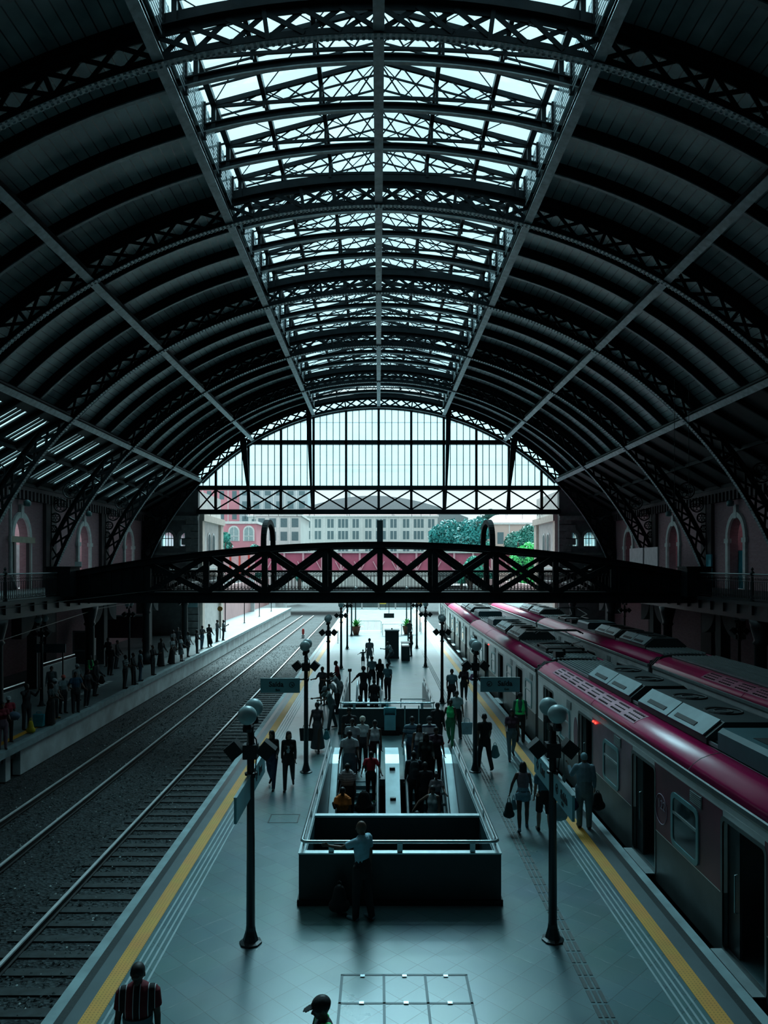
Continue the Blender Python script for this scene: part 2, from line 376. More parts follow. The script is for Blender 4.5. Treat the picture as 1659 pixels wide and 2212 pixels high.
# ============================================================ SIDE WALLS with arched windows
RIBS = [0.8, 10.2, 19.6, 28.9, 38.2, 47.5, 56.9, 66.5]
ZC = -1.72; R = 22.12
def arch_opening_strip(mb, xa, xb, yc, hw, zi, ztop, zfloor, n=14, ell=1.0):
    # wall slab above an arched opening centred yc, impost height zi
    for i in range(n):
        a0 = pi*i/n; a1 = pi*(i+1)/n
        ya, yb = yc-hw*cos(a0), yc-hw*cos(a1); za, zb = zi+hw*ell*sin(a0), zi+hw*ell*sin(a1)
        mb.hexa([(xa,ya,za),(xb,ya,za),(xb,yb,zb),(xa,yb,zb),(xa,ya,ztop),(xb,ya,ztop),(xb,yb,ztop),(xa,yb,ztop)])
for side in (-1, 1):
    sname = 'left' if side < 0 else 'right'
    xi, xo = side*WX, side*(WX+.5)
    xa, xb = min(xi, xo), max(xi, xo)
    wm = MB()
    wm.box(xa, xb, YN, 66.5, ZT, 4.9)
    prev = YN
    stones = MB(); backs = MB()
    for k in range(len(RIBS)-1):
        yc = (RIBS[k]+RIBS[k+1])/2+.95; hw = .95; zi = 7.9
        wm.box(xa, xb, prev, yc-hw, 4.9, 11.4); prev = yc+hw
        arch_opening_strip(wm, xa, xb, yc, hw, zi, 11.4, 4.9, ell=1.35)
        # stone surround
        xs0, xs1 = (xi-.0, xi+.14) if side < 0 else (xi-.14, xi)
        for i in range(16):
            a0 = pi*i/16; a1 = pi*(i+1)/16
            P = lambda a, rr_: (yc-rr_*cos(a), zi+rr_*(1.35 if rr_ < 1 else 1.28)*sin(a))
            q = [P(a0, hw), P(a1, hw), P(a1, hw+.28), P(a0, hw+.28)]
            stones.add([(xs0,)+t for t in q]+[(xs1,)+t for t in q], [(0,1,2,3),(4,7,6,5),(0,4,5,1),(1,5,6,2),(2,6,7,3),(3,7,4,0)])
        stones.box(xs0-.02, xs1+.02, yc-.17, yc+.17, zi+1.2, zi+2.0)
        for s2 in (-1, 1):
            stones.box(xs0-.03, xs1+.05, yc+s2*(hw+.12)-.26, yc+s2*(hw+.12)+.26, zi-.25, zi+.02)
            stones.box(xs0, xs1, yc+s2*(hw+.12)-.15, yc+s2*(hw+.12)+.15, 4.9, zi-.25)
        bx = side*(WX+(3.1 if side < 0 else 1.3))
        backs.box(min(bx, bx+side*.2), max(bx, bx+side*.2), yc-4.6, yc+4.6, 4.9, 11.4)
        for yj in ((yc-hw-.35, yc+hw+.05) if side > 0 else ()): backs.box(min(side*(WX+.5), bx), max(side*(WX+.5), bx), yj, yj+.3, 4.9, 11.4)
    wm.box(xa, xb, prev, 66.5, 4.9, 11.4)
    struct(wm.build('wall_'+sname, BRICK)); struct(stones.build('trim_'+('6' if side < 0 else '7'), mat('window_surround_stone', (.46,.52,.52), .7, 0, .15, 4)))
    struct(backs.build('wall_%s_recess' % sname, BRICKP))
    # pilasters and cornice behind each rib
    pm = MB()
    for y in RIBS[:-1]:
        a_, b_ = sorted((side*WX, side*(WX-.22)))
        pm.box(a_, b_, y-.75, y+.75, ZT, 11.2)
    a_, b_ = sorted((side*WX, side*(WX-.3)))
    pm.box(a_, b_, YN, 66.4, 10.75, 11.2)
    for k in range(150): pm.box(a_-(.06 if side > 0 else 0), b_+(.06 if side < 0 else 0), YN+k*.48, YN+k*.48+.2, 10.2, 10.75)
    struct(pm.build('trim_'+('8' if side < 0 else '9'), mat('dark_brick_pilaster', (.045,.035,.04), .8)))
# door-frame, pipe and white panel in the first left window bay
o_ = MB().box(-21.45, -21.3, 41.9, 43.5, 4.9, 7.5)
dz = empty('timber_boarding', (-21.1, 43.8, 4.9), 'timber lintel board and posts across the nearest left arched opening', 'boarding')
MB().box(-.12,.12,-1.45,1.45,2.75,3.1).build('lintel', mat('pale_timber', (.30,.29,.22), .8), dz)
for y in (-1.0, .85): MB().box(-.1,.1,y-.12,y+.12,0,2.75).build('post', DARK, dz)
tag(MB().box(-22.7, -22.6, 45.8, 46.6, 4.9, 7.6).build('notice_board', mat('white_board', (.75,.85,.86), .6)), 'white board standing inside the nearest left arched opening', 'board')
dp = MB(); dp.path([(-21.0, 42.0, 10.6), (-20.95, 42.1, 10.0), (-20.95, 42.1, 5.9), (-20.8, 42.5, 4.95)], .09, 8)
tag(dp.build('drain_pipe', STONE, smooth=True), 'pale downpipe left of the nearest left arched window', 'pipe')
for (y, x) in ((43.8, -20.9), (53.1, -20.9), (43.8, 20.9), (53.1, 20.9)):
    t_ = empty('floodlight', (x, y, 10.0), 'small teal floodlight above the %s arched window on the %s wall' % ('nearer' if y < 45 else 'farther', 'left' if x < 0 else 'right'), 'floodlight')
    s_ = 1 if x < 0 else -1
    MB().lathe((s_*.12,0,0), [(.1,-.2),(.2,-.16),(.22,.05),(.12,.16),(.05,.2)], 12).build('lamp_head', mat('teal_lamp', (.06,.16,.17), .4), t_, True)
    MB().beam((0,0,.1), (-s_*.1,0,.1), .05, .05).build('bracket', DARK, t_)
# cyan boards at right gallery and white boards
tag(MB().box(21.75, 21.85, 44.0, 45.1, 4.9, 7.2).build('cyan_screen', mat('cyan_paint', (.02,.30,.38), .5)), 'bright cyan board in the nearer right arched opening', 'board')
tag(MB().box(20.9, 21.0, 46.6, 47.3, 4.95, 7.0).build('cyan_screen', mat('cyan_paint', (.02,.30,.38), .5)), 'bright cyan board seen through the right rib lattice', 'board')
for k, (y0, y1) in enumerate(((50.2, 52.7), (53.0, 55.8))):
    tag(MB().box(18.9, 19.0, y0, y1, 6.6-.35, 7.55).build('white_screen', mat('pale_mauve_board', (.42,.40,.43), .6)), 'pale mauve board behind the right gallery rail, the %s of the two' % ('nearer' if k == 0 else 'farther'), 'board')

# ============================================================ END WALL (gable end towers)
def wall_hole(mb, x0, x1, z0, z1, y0, y1, holes):
    # wall in XZ with arched holes [(xc, hw, zb, zi)]
    xs = x0
    for (xc, hw, zb, zi) in sorted(holes):
        mb.box(xs, xc-hw, y0, y1, z0, z1); mb.box(xc-hw, xc+hw, y0, y1, z0, zb)
        n = 10
        for i in range(n):
            a0 = pi*i/n; a1 = pi*(i+1)/n
            xa, xb_ = xc-hw*cos(a0), xc-hw*cos(a1); za, zb_ = zi+hw*sin(a0), zi+hw*sin(a1)
            mb.hexa([(xa,y0,za),(xb_,y0,zb_),(xb_,y1,zb_),(xa,y1,za),(xa,y0,z1),(xb_,y0,z1),(xb_,y1,z1),(xa,y1,z1)])
        xs = xc+hw
    mb.box(xs, x1, y0, y1, z0, z1)
YE = 66.5
for side in (-1, 1):
    nm = 'left' if side < 0 else 'right'
    ew = MB()
    if side < 0: wall_hole(ew, -26, -16.2, 0, 10.6, YE, YE+.6, [(-18.95,.55,8.0,8.7), (-17.35,.55,8.0,8.7)])
    else: wall_hole(ew, 16.2, 26, 0, 10.6, YE, YE+.6, [(17.35,.55,8.0,8.7), (18.95,.55,8.0,8.7)])
    n = 10
    for i in range(n):
        xa = 16.2+9.8*i/n; xb_ = 16.2+9.8*(i+1)/n
        za = ZC+sqrt(max(0, (R+1.3)**2-xa*xa)); zb_ = ZC+sqrt(max(0, (R+1.3)**2-min(xb_, R+1.2)**2))
        za = max(za, 13.4); zb_ = max(zb_, 13.4)
        X0, X1 = (side*xa, side*xb_)
        ew.hexa([(X0,YE,10.6),(X1,YE,10.6),(X1,YE+.6,10.6),(X0,YE+.6,10.6),(X0,YE,za+.02),(X1,YE,zb_+.02),(X1,YE+.6,zb_+.02),(X0,YE+.6,za+.02)])
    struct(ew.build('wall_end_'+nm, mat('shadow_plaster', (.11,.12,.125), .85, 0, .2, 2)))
    tr = MB()
    for xc in (17.35, 18.95):
        for i in range(12):
            a0 = pi*i/12; a1 = pi*(i+1)/12
            q = [(side*xc-rr_*cos(a), 8.7+rr_*sin(a)) for a, rr_ in ((a0,.55),(a1,.55),(a1,.8),(a0,.8))]
            tr.add([(t[0],YE-.12,t[1]) for t in q]+[(t[0],YE,t[1]) for t in q], [(0,1,2,3),(4,7,6,5),(0,4,5,1),(1,5,6,2),(2,6,7,3),(3,7,4,0)])
        for s2 in (-1, 1): tr.box(side*xc+s2*.675-.125, side*xc+s2*.675+.125, YE-.12, YE, 7.8, 8.7)
    a_, b_ = sorted((side*16.2, side*21.2)); tr.box(a_, b_, YE-.25, YE, 10.3, 10.7); tr.box(a_, b_, YE-.15, YE, 7.2, 7.4)
    # quoins
    for k in range(17): 
        wq = 1.5 if k % 2 else 1.1
        a_, b_ = sorted((side*16.18, side*(16.18+wq))); tr.box(a_, b_, YE-.1, YE, .05+k*.62, .05+k*.62+.55)
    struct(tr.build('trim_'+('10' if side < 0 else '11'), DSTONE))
    # windows
    for q, xc in enumerate((17.35, 18.95)):
        wi = struct(MB().prism([(side*xc-.55, 8.0), (side*xc+.55, 8.0)]+[(side*xc+.55*cos(pi*i/10), 8.7+.55*sin(pi*i/10)) for i in range(11)], 'y', YE+.3, YE+.33).build('window_%d' % (q+1+(2 if side > 0 else 0)), glass('window_pane', alpha=.9)))
        f = MB(); f.box(side*xc-.03, side*xc+.03, YE+.24, YE+.3, 8.0, 9.25); f.box(side*xc-.55, side*xc+.55, YE+.24, YE+.3, 8.65, 8.72)
        for s2 in (-.27, .27): f.box(side*xc+s2-.015, side*xc+s2+.015, YE+.24, YE+.3, 8.0, 9.15)
        f.build('window_frame', DARK, wi)
    # outer tower reveal (sun-bleached side wall beyond the end)
    a_, b_ = sorted((side*16.2, side*17.6))
    tw = MB(); tw.box(a_, b_, YE+.6, 76, 0, 13.0)
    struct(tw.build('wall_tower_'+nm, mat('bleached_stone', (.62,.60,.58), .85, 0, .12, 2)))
    tt = MB(); a_, b_ = sorted((side*16.2, side*15.8))
    tt.box(a_, b_, YE+.6, 76.2, 10.3, 10.9); tt.box(a_, b_, YE+.6, 76.1, 5.2, 5.45)
    a_, b_ = sorted((side*16.2, side*15.95))
    tt.box(a_, b_, 75.0, 76.1, 0, 10.3); tt.box(a_, b_, YE+.6, YE+1.4, 0, 10.3)
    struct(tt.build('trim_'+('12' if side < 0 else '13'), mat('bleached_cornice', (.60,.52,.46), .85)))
    tn = empty('twin_window', (side*16.2, 71.5, 7.2), 'tall twin arched windows on the bright %s tower beyond the hall end' % nm, 'window')
    for dy in (-.9, .9):
        MB().prism([(dy-.6, 0), (dy+.6, 0)]+[(dy+.6*cos(pi*i/8), 1.6+.6*sin(pi*i/8)) for i in range(9)], 'x', -side*.05-.02, -side*.05+.02).build('surround', mat('window_white', (.75,.78,.78), .7), tn)
        MB().prism([(dy-.4, 0), (dy+.4, 0)]+[(dy+.4*cos(pi*i/8), 1.6+.4*sin(pi*i/8)) for i in range(9)], 'x', -side*.09-.02, -side*.09+.02).build('pane', mat('dark_pane', (.06,.09,.10), .2), tn)
# unseen wall added behind the viewer to block light where the hall goes on
bw = MB(); bw.box(-24, 24, YN-.5, YN, ZT, 24); struct(bw.build('wall_light_block', mat('shadow_plaster', (.11,.12,.125), .85)))
# ============================================================ ROOF
A3 = radians(45.6)
def roofpt(r, a, y): return (r*sin(a), y, ZC+r*cos(a))
RIBN = ['nearest, mostly hidden', 'second nearest', 'topmost in the picture, overhead', 'second visible from the top of the picture', 'third visible from the top of the picture',
        'fourth visible from the top of the picture', 'fifth visible from the top of the picture', 'farthest, carrying the glazed gable']
def make_rib():
    root = empty('arch_rib', (0, 0, 0))
    AM = 1.262; AO = 1.155; N = 72
    lc = MB(); lc.arc(-.02, .02, R, R+.22, -AM, AM, N, 0, ZC); lc.arc(-.13, .13, R-.03, R, -AM, AM, N, 0, ZC)
    lc.build('lower_chord', IRON, root)
    fl_ = MB(); fl_.arc(-.115, .115, R-.045, R-.03, -AM, AM, N, 0, ZC)
    n = int(2*AM*R/.16)
    for i in range(n):
        a = -AM+2*AM*(i+.5)/n; u = Vector((sin(a), 0, cos(a))); t = Vector((cos(a), 0, -sin(a)))
        c = Vector(roofpt(R-.06, a, 0))
        for s_ in (-.075, .075):
            cc = c+Vector((0, s_, 0))
            fl_.hexa([cc-t*.05-Vector((0,.04,0))+u*.03, cc+t*.05-Vector((0,.04,0))+u*.03, cc+t*.05+Vector((0,.04,0))+u*.03, cc-t*.05+Vector((0,.04,0))+u*.03,
                      cc-t*.03-Vector((0,.02,0))-u*.02, cc+t*.03-Vector((0,.02,0))-u*.02, cc+t*.03+Vector((0,.02,0))-u*.02, cc-t*.03+Vector((0,.02,0))-u*.02][:8])
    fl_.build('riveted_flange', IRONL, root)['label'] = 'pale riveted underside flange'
    uc = MB(); uc.arc(-.02, .02, R+.66, R+.88, -AO, AO, N, 0, ZC); uc.arc(-.19, .19, R+.85, R+.88, -AO, AO, N, 0, ZC)
    uc.arc(-.02, .02, R+.88, R+1.25, -A3-.03, A3+.03, N, 0, ZC)
    for s_ in (-1, 1):
        x = s_*(R+.86)*sin(AO); uc.box(x-.1, x+.1, -.18, .18, 4.9, ZC+(R+.86)*cos(AO)+.1)
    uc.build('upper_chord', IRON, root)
    la = MB(); da = radians(15.2)/6; k = 0
    nc = int(AO/da)
    for i in range(-nc, nc):
        a, b = i*da, (i+1)*da
        la.beam(roofpt(R+.12, a, .03), roofpt(R+.76, b, .03), .03, .13); la.beam(roofpt(R+.76, a, -.03), roofpt(R+.12, b, -.03), .03, .13)
        if i % 3 == 0: la.beam(roofpt(R, a, 0), roofpt(R+.86, a, 0), .16, .12)
    for s_ in (-1, 1):   # widening foot
        zs = [4.9, 5.7, 6.6, 7.6]
        for j in range(3):
            xi_ = lambda z: s_*sqrt(R*R-(z-ZC)**2)
            X = s_*21.02
            la.beam((xi_(zs[j]), 0, zs[j]), (X, 0, zs[j+1]), .03, .1); la.beam((X, .04, zs[j]), (xi_(zs[j+1]), .04, zs[j+1]), .03, .1)
    la.build('lattice', IRON, root)
    for s_ in (-1, 1):
        og = MB()
        for (x, z, r_) in ((20.72, 9.35, .30), (20.86, 8.65, .22), (20.4, 10.15, .42), (19.75, 11.1, .5), (20.75, 10.45, .2)):
            og.torus((s_*x, 0, z), r_, .045, 'y', 18, 5)
            for q in range(6):
                a = pi*q/3; og.torus((s_*x+r_*.56*cos(a), 0, z+r_*.56*sin(a)), r_*.28, .022, 'y', 10, 4)
        og.beam((s_*20.98, 0, 7.2), (s_*20.98, 0, 11.6), .1, .08)
        og.beam((s_*20.95, 0, 11.6), (s_*17.6, 0, 12.9), .08, .14)
        og.build('scroll_bracket', IRON, root)['label'] = 'cast openwork of rings between rib and wall'
    return root
rib0 = make_rib()
for i, y in enumerate(RIBS):
    o = rib0 if i == 0 else copy_tree(rib0)
    o.location.y = y if i < 7 else y-.35
    tag(o, 'curved lattice arch rib spanning the hall, the %s' % RIBN[i], 'arch rib', 'main lattice ribs')
# intermediate arched beams
IRONM = mat('mid_grey_iron', (.17,.22,.23), .5, 0, .3, 5, .2, 25)
def make_mid():
    root = empty('arch_beam', (0,0,0))
    m_ = MB(); am_ = radians(15)
    for (a0, a1, rt) in ((-A3-.03, -am_, 1.25), (-am_, am_, 1.08), (am_, A3+.03, 1.25)): m_.arc(-.015, .015, R+.86, R+rt, a0, a1, 20, 0, ZC); m_.arc(-.10, .10, R+rt-.04, R+rt, a0, a1, 20, 0, ZC)
    m_.build('web', IRON, root)
    MB().arc(-.075, .075, R+.82, R+.86, -A3-.03, A3+.03, 48, 0, ZC).build('bottom_flange', IRONM, root)
    return root
mid0 = None; SUB = []
for k in range(len(RIBS)-1):
    for j in range(1, 4):
        y = RIBS[k]+(RIBS[k+1]-RIBS[k])*j/4; SUB.append(y)
        if y < 6: continue
        if mid0 is None: mid0 = o = make_mid()
        else: o = copy_tree(mid0)
        o.location.y = y
        tag(o, 'slim arched roof beam, %s of three, between the %s and %s lattice ribs counted from the viewer' % (ORD[j-1], ORD[k], ORD[k+1]), 'roof beam', 'slim arched beams between the ribs')
# purlins
PN = {-3:'lowest on the left', -2:'middle on the left', -1:'left edge of the skylight', 0:'crown under the skylight ridge', 1:'right edge of the skylight', 2:'middle on the right', 3:'lowest on the right'}
for q in range(-3, 4):
    a = q*radians(15.2)
    u = Vector((sin(a), 0, cos(a))); t = Vector((cos(a), 0, -sin(a))); c = Vector((0, 0, ZC))
    root = empty('purlin', (0, YN, 0), 'long straight purlin beam, %s' % PN[q], 'purlin', 'long straight purlins')
    L = 66.3-YN
    def bar(r0, r1, hw):
        p = [c+u*r0-t*hw, c+u*r0+t*hw, c+u*r1+t*hw, c+u*r1-t*hw]
        return MB().add([tuple(v) for v in p]+[(v.x, L, v.z) for v in p], [(0,1,2,3),(4,7,6,5),(0,4,5,1),(1,5,6,2),(2,6,7,3),(3,7,4,0)])
    bar(R+.08, R+.62, .03).build('web', IRON, root)
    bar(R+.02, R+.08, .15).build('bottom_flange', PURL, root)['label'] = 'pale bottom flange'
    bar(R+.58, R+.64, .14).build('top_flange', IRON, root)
# boarded ceiling
def plank_mat():
    m = bpy.data.materials.new('boarded_ceiling'); m.use_nodes = True; nt = m.node_tree; b = nt.nodes['Principled BSDF']
    tc = nt.nodes.new('ShaderNodeTexCoord'); sp = nt.nodes.new('ShaderNodeSeparateXYZ'); nt.links.new(tc.outputs['Object'], sp.inputs[0])
    an = mnode(nt, 'ARCTAN2', sp.outputs['X'], mnode(nt, 'SUBTRACT', sp.outputs['Z'], ZC))
    fr = mnode(nt, 'FRACT', mnode(nt, 'MULTIPLY', an, 23.4/.36))
    seam = mnode(nt, 'GREATER_THAN', fr, .10)
    nz = nt.nodes.new('ShaderNodeTexNoise'); nz.inputs['Scale'].default_value = .9; nz.inputs['Detail'].default_value = 5; nt.links.new(tc.outputs['Object'], nz.inputs['Vector'])
    r = nt.nodes.new('ShaderNodeValToRGB'); r.color_ramp.elements[0].color = (.18,.25,.26,1); r.color_ramp.elements[1].color = (.44,.55,.56,1)
    r.color_ramp.elements[0].position = .35; r.color_ramp.elements[1].position = .75
    nt.links.new(nz.outputs['Fac'], r.inputs['Fac'])
    mx = nt.nodes.new('ShaderNodeMix'); mx.data_type = 'RGBA'; nt.links.new(seam, mx.inputs['Factor'])
    mx.inputs['A'].default_value = (.02,.025,.028,1); nt.links.new(r.outputs['Color'], mx.inputs['B'])
    nt.links.new(mx.outputs['Result'], b.inputs['Base Color']); b.inputs['Roughness'].default_value = .5
    return m
PLANK = plank_mat()
ce = MB()
for s_ in (-1, 1): ce.arc(YN, 66.5, R+1.25, R+1.36, s_*radians(14.7), s_*(A3+.04), 30, 0, ZC)
struct(ce.build('ceiling', PLANK))
# side roofs
LEFTG = MB(); lr = MB(); lrs = MB()
def srp(x, y, dz=0): # x positive distance
    return (x, y, 14.1-.575*(x-16.0)+dz)
def quadslab(mb, s_, x0, x1, y0, y1, th=.08):
    a = srp(x0, y0); b = srp(x1, y0)
    mb.hexa([(s_*a[0],y0,a[2]),(s_*b[0],y0,b[2]),(s_*b[0],y1,b[2]),(s_*a[0],y1,a[2]),(s_*a[0],y0,a[2]+th),(s_*b[0],y0,b[2]+th),(s_*b[0],y1,b[2]+th),(s_*a[0],y1,a[2]+th)])
quadslab(lr, 1, 16.0, 21.8, YN, 66.5)
edges = sorted([y for y in RIBS+SUB])
quadslab(lr, -1, 16.0, 16.8, YN, 66.5); quadslab(lr, -1, 18.55, 18.85, YN, 66.5); quadslab(lr, -1, 20.6, 21.8, YN, 66.5)
for (xa, xb) in ((16.8, 18.55), (18.85, 20.6)):
    yp = YN
    for i in range(len(edges)-1):
        y0, y1 = edges[i], edges[i+1]; c_ = (y0+y1)/2
        if c_ > 62: continue
        quadslab(lr, -1, xa, xb, yp, c_-.78)
        for k in range(3): quadslab(lr, -1, xa, xb, c_-.58+k*.42, c_-.58+k*.42+.2)
        yp = c_+.78
    quadslab(lr, -1, xa, xb, yp, 66.5)
struct(lr.build('ceiling_aisle', mat('dark_boarding', (.035,.045,.048), .7, 0, .2, 1)))
g_ = MB(); quadslab(g_, -1, 16.7, 20.7, 8, 63, .02); o = g_.build('window_5', glass('aisle_roof_glass', alpha=.9)); o.location.z = .1; struct(o)
# side roof rafters
for s_ in (-1, 1):
    rf = MB()
    for y in edges:
        a, b = srp(16.0, y, -.12), srp(21.5, y, -.12)
        rf.beam((s_*a[0], y, a[2]), (s_*b[0], y, b[2]), .12, .26)
    for x in (18.7, 20.9): a = srp(x, 0, -.08); rf.box(s_*x-.06, s_*x+.06, YN, 66.4, a[2]-.2, a[2])
    struct(rf.build('trim_%d' % (14 if s_ < 0 else 15), IRON))
# ---- lantern skylight
EX, EZ, RZ = 5.4, 21.42, 22.85
def make_truss():
    root = empty('skylight_truss', (0,0,0))
    t = MB(); n = 14
    def bz(x): return EZ-.05+.28*cos(x/EX*pi/2)
    def tz(x): return EZ+(RZ-EZ)*(1-abs(x)/EX)
    for i in range(n):
        a, b = -EX+2*EX*i/n, -EX+2*EX*(i+1)/n
        t.beam((a,0,bz(a)), (b,0,bz(b)), .08, .09)
    for s_ in (-1, 1): t.beam((s_*EX,0,EZ), (0,0,RZ), .1, .11)
    t.build('chords', IRON, root)
    l = MB()
    xs = [-EX+2*EX*i/14 for i in range(15)]
    for i in range(1, 13):
        a, b = xs[i], xs[i+1]
        l.beam((a,.03,bz(a)), (b,.03,tz(b)), .02, .045); l.beam((a,-.03,tz(a)), (b,-.03,bz(b)), .02, .045)
    for x in (-3.75,-1.9,0,1.9,3.75): l.beam((x,0,bz(x)-.15), (x,0,tz(x)), .1, .1)
    for s_ in (-1, 1): MB().beam((s_*EX,0,20.6), (s_*EX,0,EZ+.1), .14, .14).build('heel_post', IRON, root)
    l.build('lattice', IRON, root)
    return root
tr0 = None; ki = 0
for y in edges:
    if y < 8: continue
    for yy in ([y] if y in RIBS else [y]):
        if yy > 66: yy = 66.1
        if tr0 is None: tr0 = o = make_truss()
        else: o = copy_tree(tr0)
        o.location.y = yy
        tag(o, 'light lattice truss carrying the raised skylight, %s counted from the viewer' % ORD[ki], 'truss', 'skylight trusses'); ki += 1
gz = MB()
for s_ in (-1, 1):
    p = [(0, RZ+.16), (s_*6.3, RZ+.16-(RZ-EZ)/EX*6.3)]
    gz.hexa([(p[0][0],14,p[0][1]),(p[1][0],14,p[1][1]),(p[1][0],66.6,p[1][1]),(p[0][0],66.6,p[0][1]),
             (p[0][0],14,p[0][1]+.01),(p[1][0],14,p[1][1]+.01),(p[1][0],66.6,p[1][1]+.01),(p[0][0],66.6,p[0][1]+.01)])
SKYG = glass('skylight_glass', (.72,.82,.85), .85)
wg = struct(gz.build('window_6', SKYG))
bl = MB()  # unseen boarding added over the near skylight to keep the near hall dark
for s_ in (-1, 1):
    bl.hexa([(0,YN,RZ+.16),(s_*6.3,YN,RZ-1.51),(s_*6.3,14,RZ-1.51),(0,14,RZ+.16),(0,YN,RZ+.24),(s_*6.3,YN,RZ-1.43),(s_*6.3,14,RZ-1.43),(0,14,RZ+.24)])
    a_, b_ = sorted((s_*5.8, s_*6.2)); bl.box(a_, b_, YN, 14, 20.6, 21.35)
struct(bl.build('ceiling_light_block', PLANK))
fr = MB()
y = 8.0
while y < 66.5:
    for s_ in (-1, 1):
        fr.beam((0, y, RZ+.11), (s_*6.3, y, RZ+.11-(RZ-EZ)/EX*6.3), .04, .06)
    y += 9.3/12
for k, y in enumerate(edges[:-1]):
    if y < 8: continue
    y1 = edges[k+1]
    for s_ in (-1, 1):
        for (xa, xb) in ((0, 1.9), (1.9, 3.75), (3.75, 5.4)):
            if (k+int(xa)) % 2: xa, xb = xb, xa
            za = RZ+.05-(RZ-EZ)/EX*xa; zb = RZ+.05-(RZ-EZ)/EX*xb
            fr.beam((s_*xa, y, za), (s_*xb, y1, zb), .025, .025)
fr.build('window_frame', IRON, wg)
lg = MB()
for x in (0, 1.9, 3.75):
    for s_ in ((1,) if x == 0 else (-1, 1)):
        z = RZ-(RZ-EZ)/EX*x-.05; lg.box(s_*x-.07, s_*x+.07, 8, 66.4, z-.16, z+.06)
for s_ in (-1, 1): lg.box(s_*EX-.1, s_*EX+.1, YN, 66.4, EZ-.05, EZ+.12)
lg.build('glazing_rail', IRON, wg)
for s_ in (-1, 1):
    nm = 'left' if s_ < 0 else 'right'
    root = empty('louvre_wall', (s_*5.72, YN, 20.3), 'band of horizontal louvre slats along the %s edge of the skylight' % nm, 'louvre')
    sl = MB()
    for k in range(9):
        z = .05+k*.145
        sl.box(-.008, .008, 0, 66.4-YN, z, z+.07)
    sl.build('slats', PURL, root)['kind'] = 'stuff'
    po = MB()
    for y in edges[:-1]: po.box(-.07, .07, y-YN-.07, y-YN+.07, 0, 1.2)
    po.build('posts', IRON, root)
    br_ = MB()
    for k, y in enumerate(edges[:-1]):
        y1 = edges[k+1]; br_.beam((-.06*s_, y-YN+.3, 1.1), (-.06*s_, y-YN+1.2, .15), .02, .06, side=(1,0,0))
    br_.build('braces', PURL, root)
# tie wires hanging on the right
for (x, y, n_) in ((12.5, 31.3, 'nearer'), (13.4, 32.0, 'farther'), ):
    tag(MB().tube((x, y, 14.2), (x, y, 9.0), .012, n=5).build('hanging_wire', IRON), 'thin black wire hanging from the right side of the roof, the %s of two' % n_, 'wire')

# ============================================================ GABLE SCREEN
YG = 66.45
gg = MB()
pts = []
n = 40
am = math.asin(16.2/(R+.8))
poly = [((R+.8)*sin(-am+2*am*i/n), ZC+(R+.8)*cos(-am+2*am*i/n)) for i in range(n+1)]
poly = [(-16.2, 13.2)]+poly+[(16.2, 13.2)]
gg.prism(poly, 'y', YG+.2, YG+.215)
GABG = glass('gable_glass', (.68,.765,.785), .62, .2)
gw = struct(gg.build('window_7', GABG))
fm = MB()
x = -15.95; i = 0
for i in range(-27, 28):
    x = i*.585; zt = ZC+sqrt(R*R-x*x)
    if zt < 13.3: continue
    if i % 5: fm.box(x-.03, x+.03, YG+.1, YG+.2, 13.2, zt)
fm.build('glazing_bars', IRON, gw)
mj = MB()
for i in range(-5, 6):
    x = i*2.925; zt = ZC+sqrt(R*R-x*x)
    mj.box(x-.1, x+.1, YG, YG+.25, 13.2, zt)
    if abs(x) < 12: mj.box(x-.12, x+.12, YG-.05, YG+.2, 17.1, 17.45)
mj.box(-11.3, 11.3, YG-.05, YG+.25, 17.12, 17.5)
for z, hw_ in ((15.3, 14.3), (19.1, 8.3)): mj.box(-hw_, hw_, YG+.14, YG+.18, z-.015, z+.015)
mj.build('mullions', IRON, gw)
cr = MB(); cr.arc(YG+.0, YG+.25, R-.12, R+.1, -am*1.02, am*1.02, 48, 0, ZC); cr.build('curved_frame', IRON, gw)
lgd = empty('lattice_girder', (0, YG, 10.85), 'deep X-braced lattice girder crossing the open hall end below the glazing', 'girder')
MB().box(-16.3, 16.3, -.25, .35, 0, .42).build('bottom_chord', IRON, lgd)
MB().box(-16.3, 16.3, -.25, .35, 2.18, 2.55).build('top_chord', IRON, lgd)
for i in range(-5, 6):
    MB().box(i*2.925-.11, i*2.925+.11, -.1, .15, .42, 2.18).build('post', IRON, lgd)
dg = MB(); xs = [i*2.925 for i in range(-5, 6)]; xs = [-16.2]+xs+[16.2]
for i in range(len(xs)-1):
    dg.beam((xs[i],-.02,.42), (xs[i+1],-.02,2.18), .04, .13); dg.beam((xs[i],.06,2.18), (xs[i+1],.06,.42), .04, .13)
dg.build('diagonals', IRON, lgd)
dr = MB(); rr = random.Random(5)
for k in range(26):
    x = rr.uniform(-15.5, 15.5); dr.tube((x,0,0), (x,0,-rr.choice([.1,.15,.2,.45])), .02, n=5)
dr.build('bolts', IRON, lgd)
for s_ in (-1, 1):
    nm = 'left' if s_ < 0 else 'right'
    for (xa, za, xb, wd, lab) in ((12.1, 17.6, 11.4, .3, 'outer'), (6.25, 20.3, 5.95, .24, 'inner')):
        b_ = MB(); b_.hexa([(s_*xb-.05,YG-.6,11.2),(s_*xb+.05,YG-.6,11.2),(s_*xb+.05,YG-.45,11.2),(s_*xb-.05,YG-.45,11.2),
                            (s_*xa-wd,YG-.6,za),(s_*xa+wd,YG-.6,za),(s_*xa+wd,YG-.45,za),(s_*xa-wd,YG-.45,za)])
        tag(b_.build('tapered_strut', IRON), 'tapering steel strut in front of the gable glazing, %s one on the %s' % (lab, nm), 'strut')
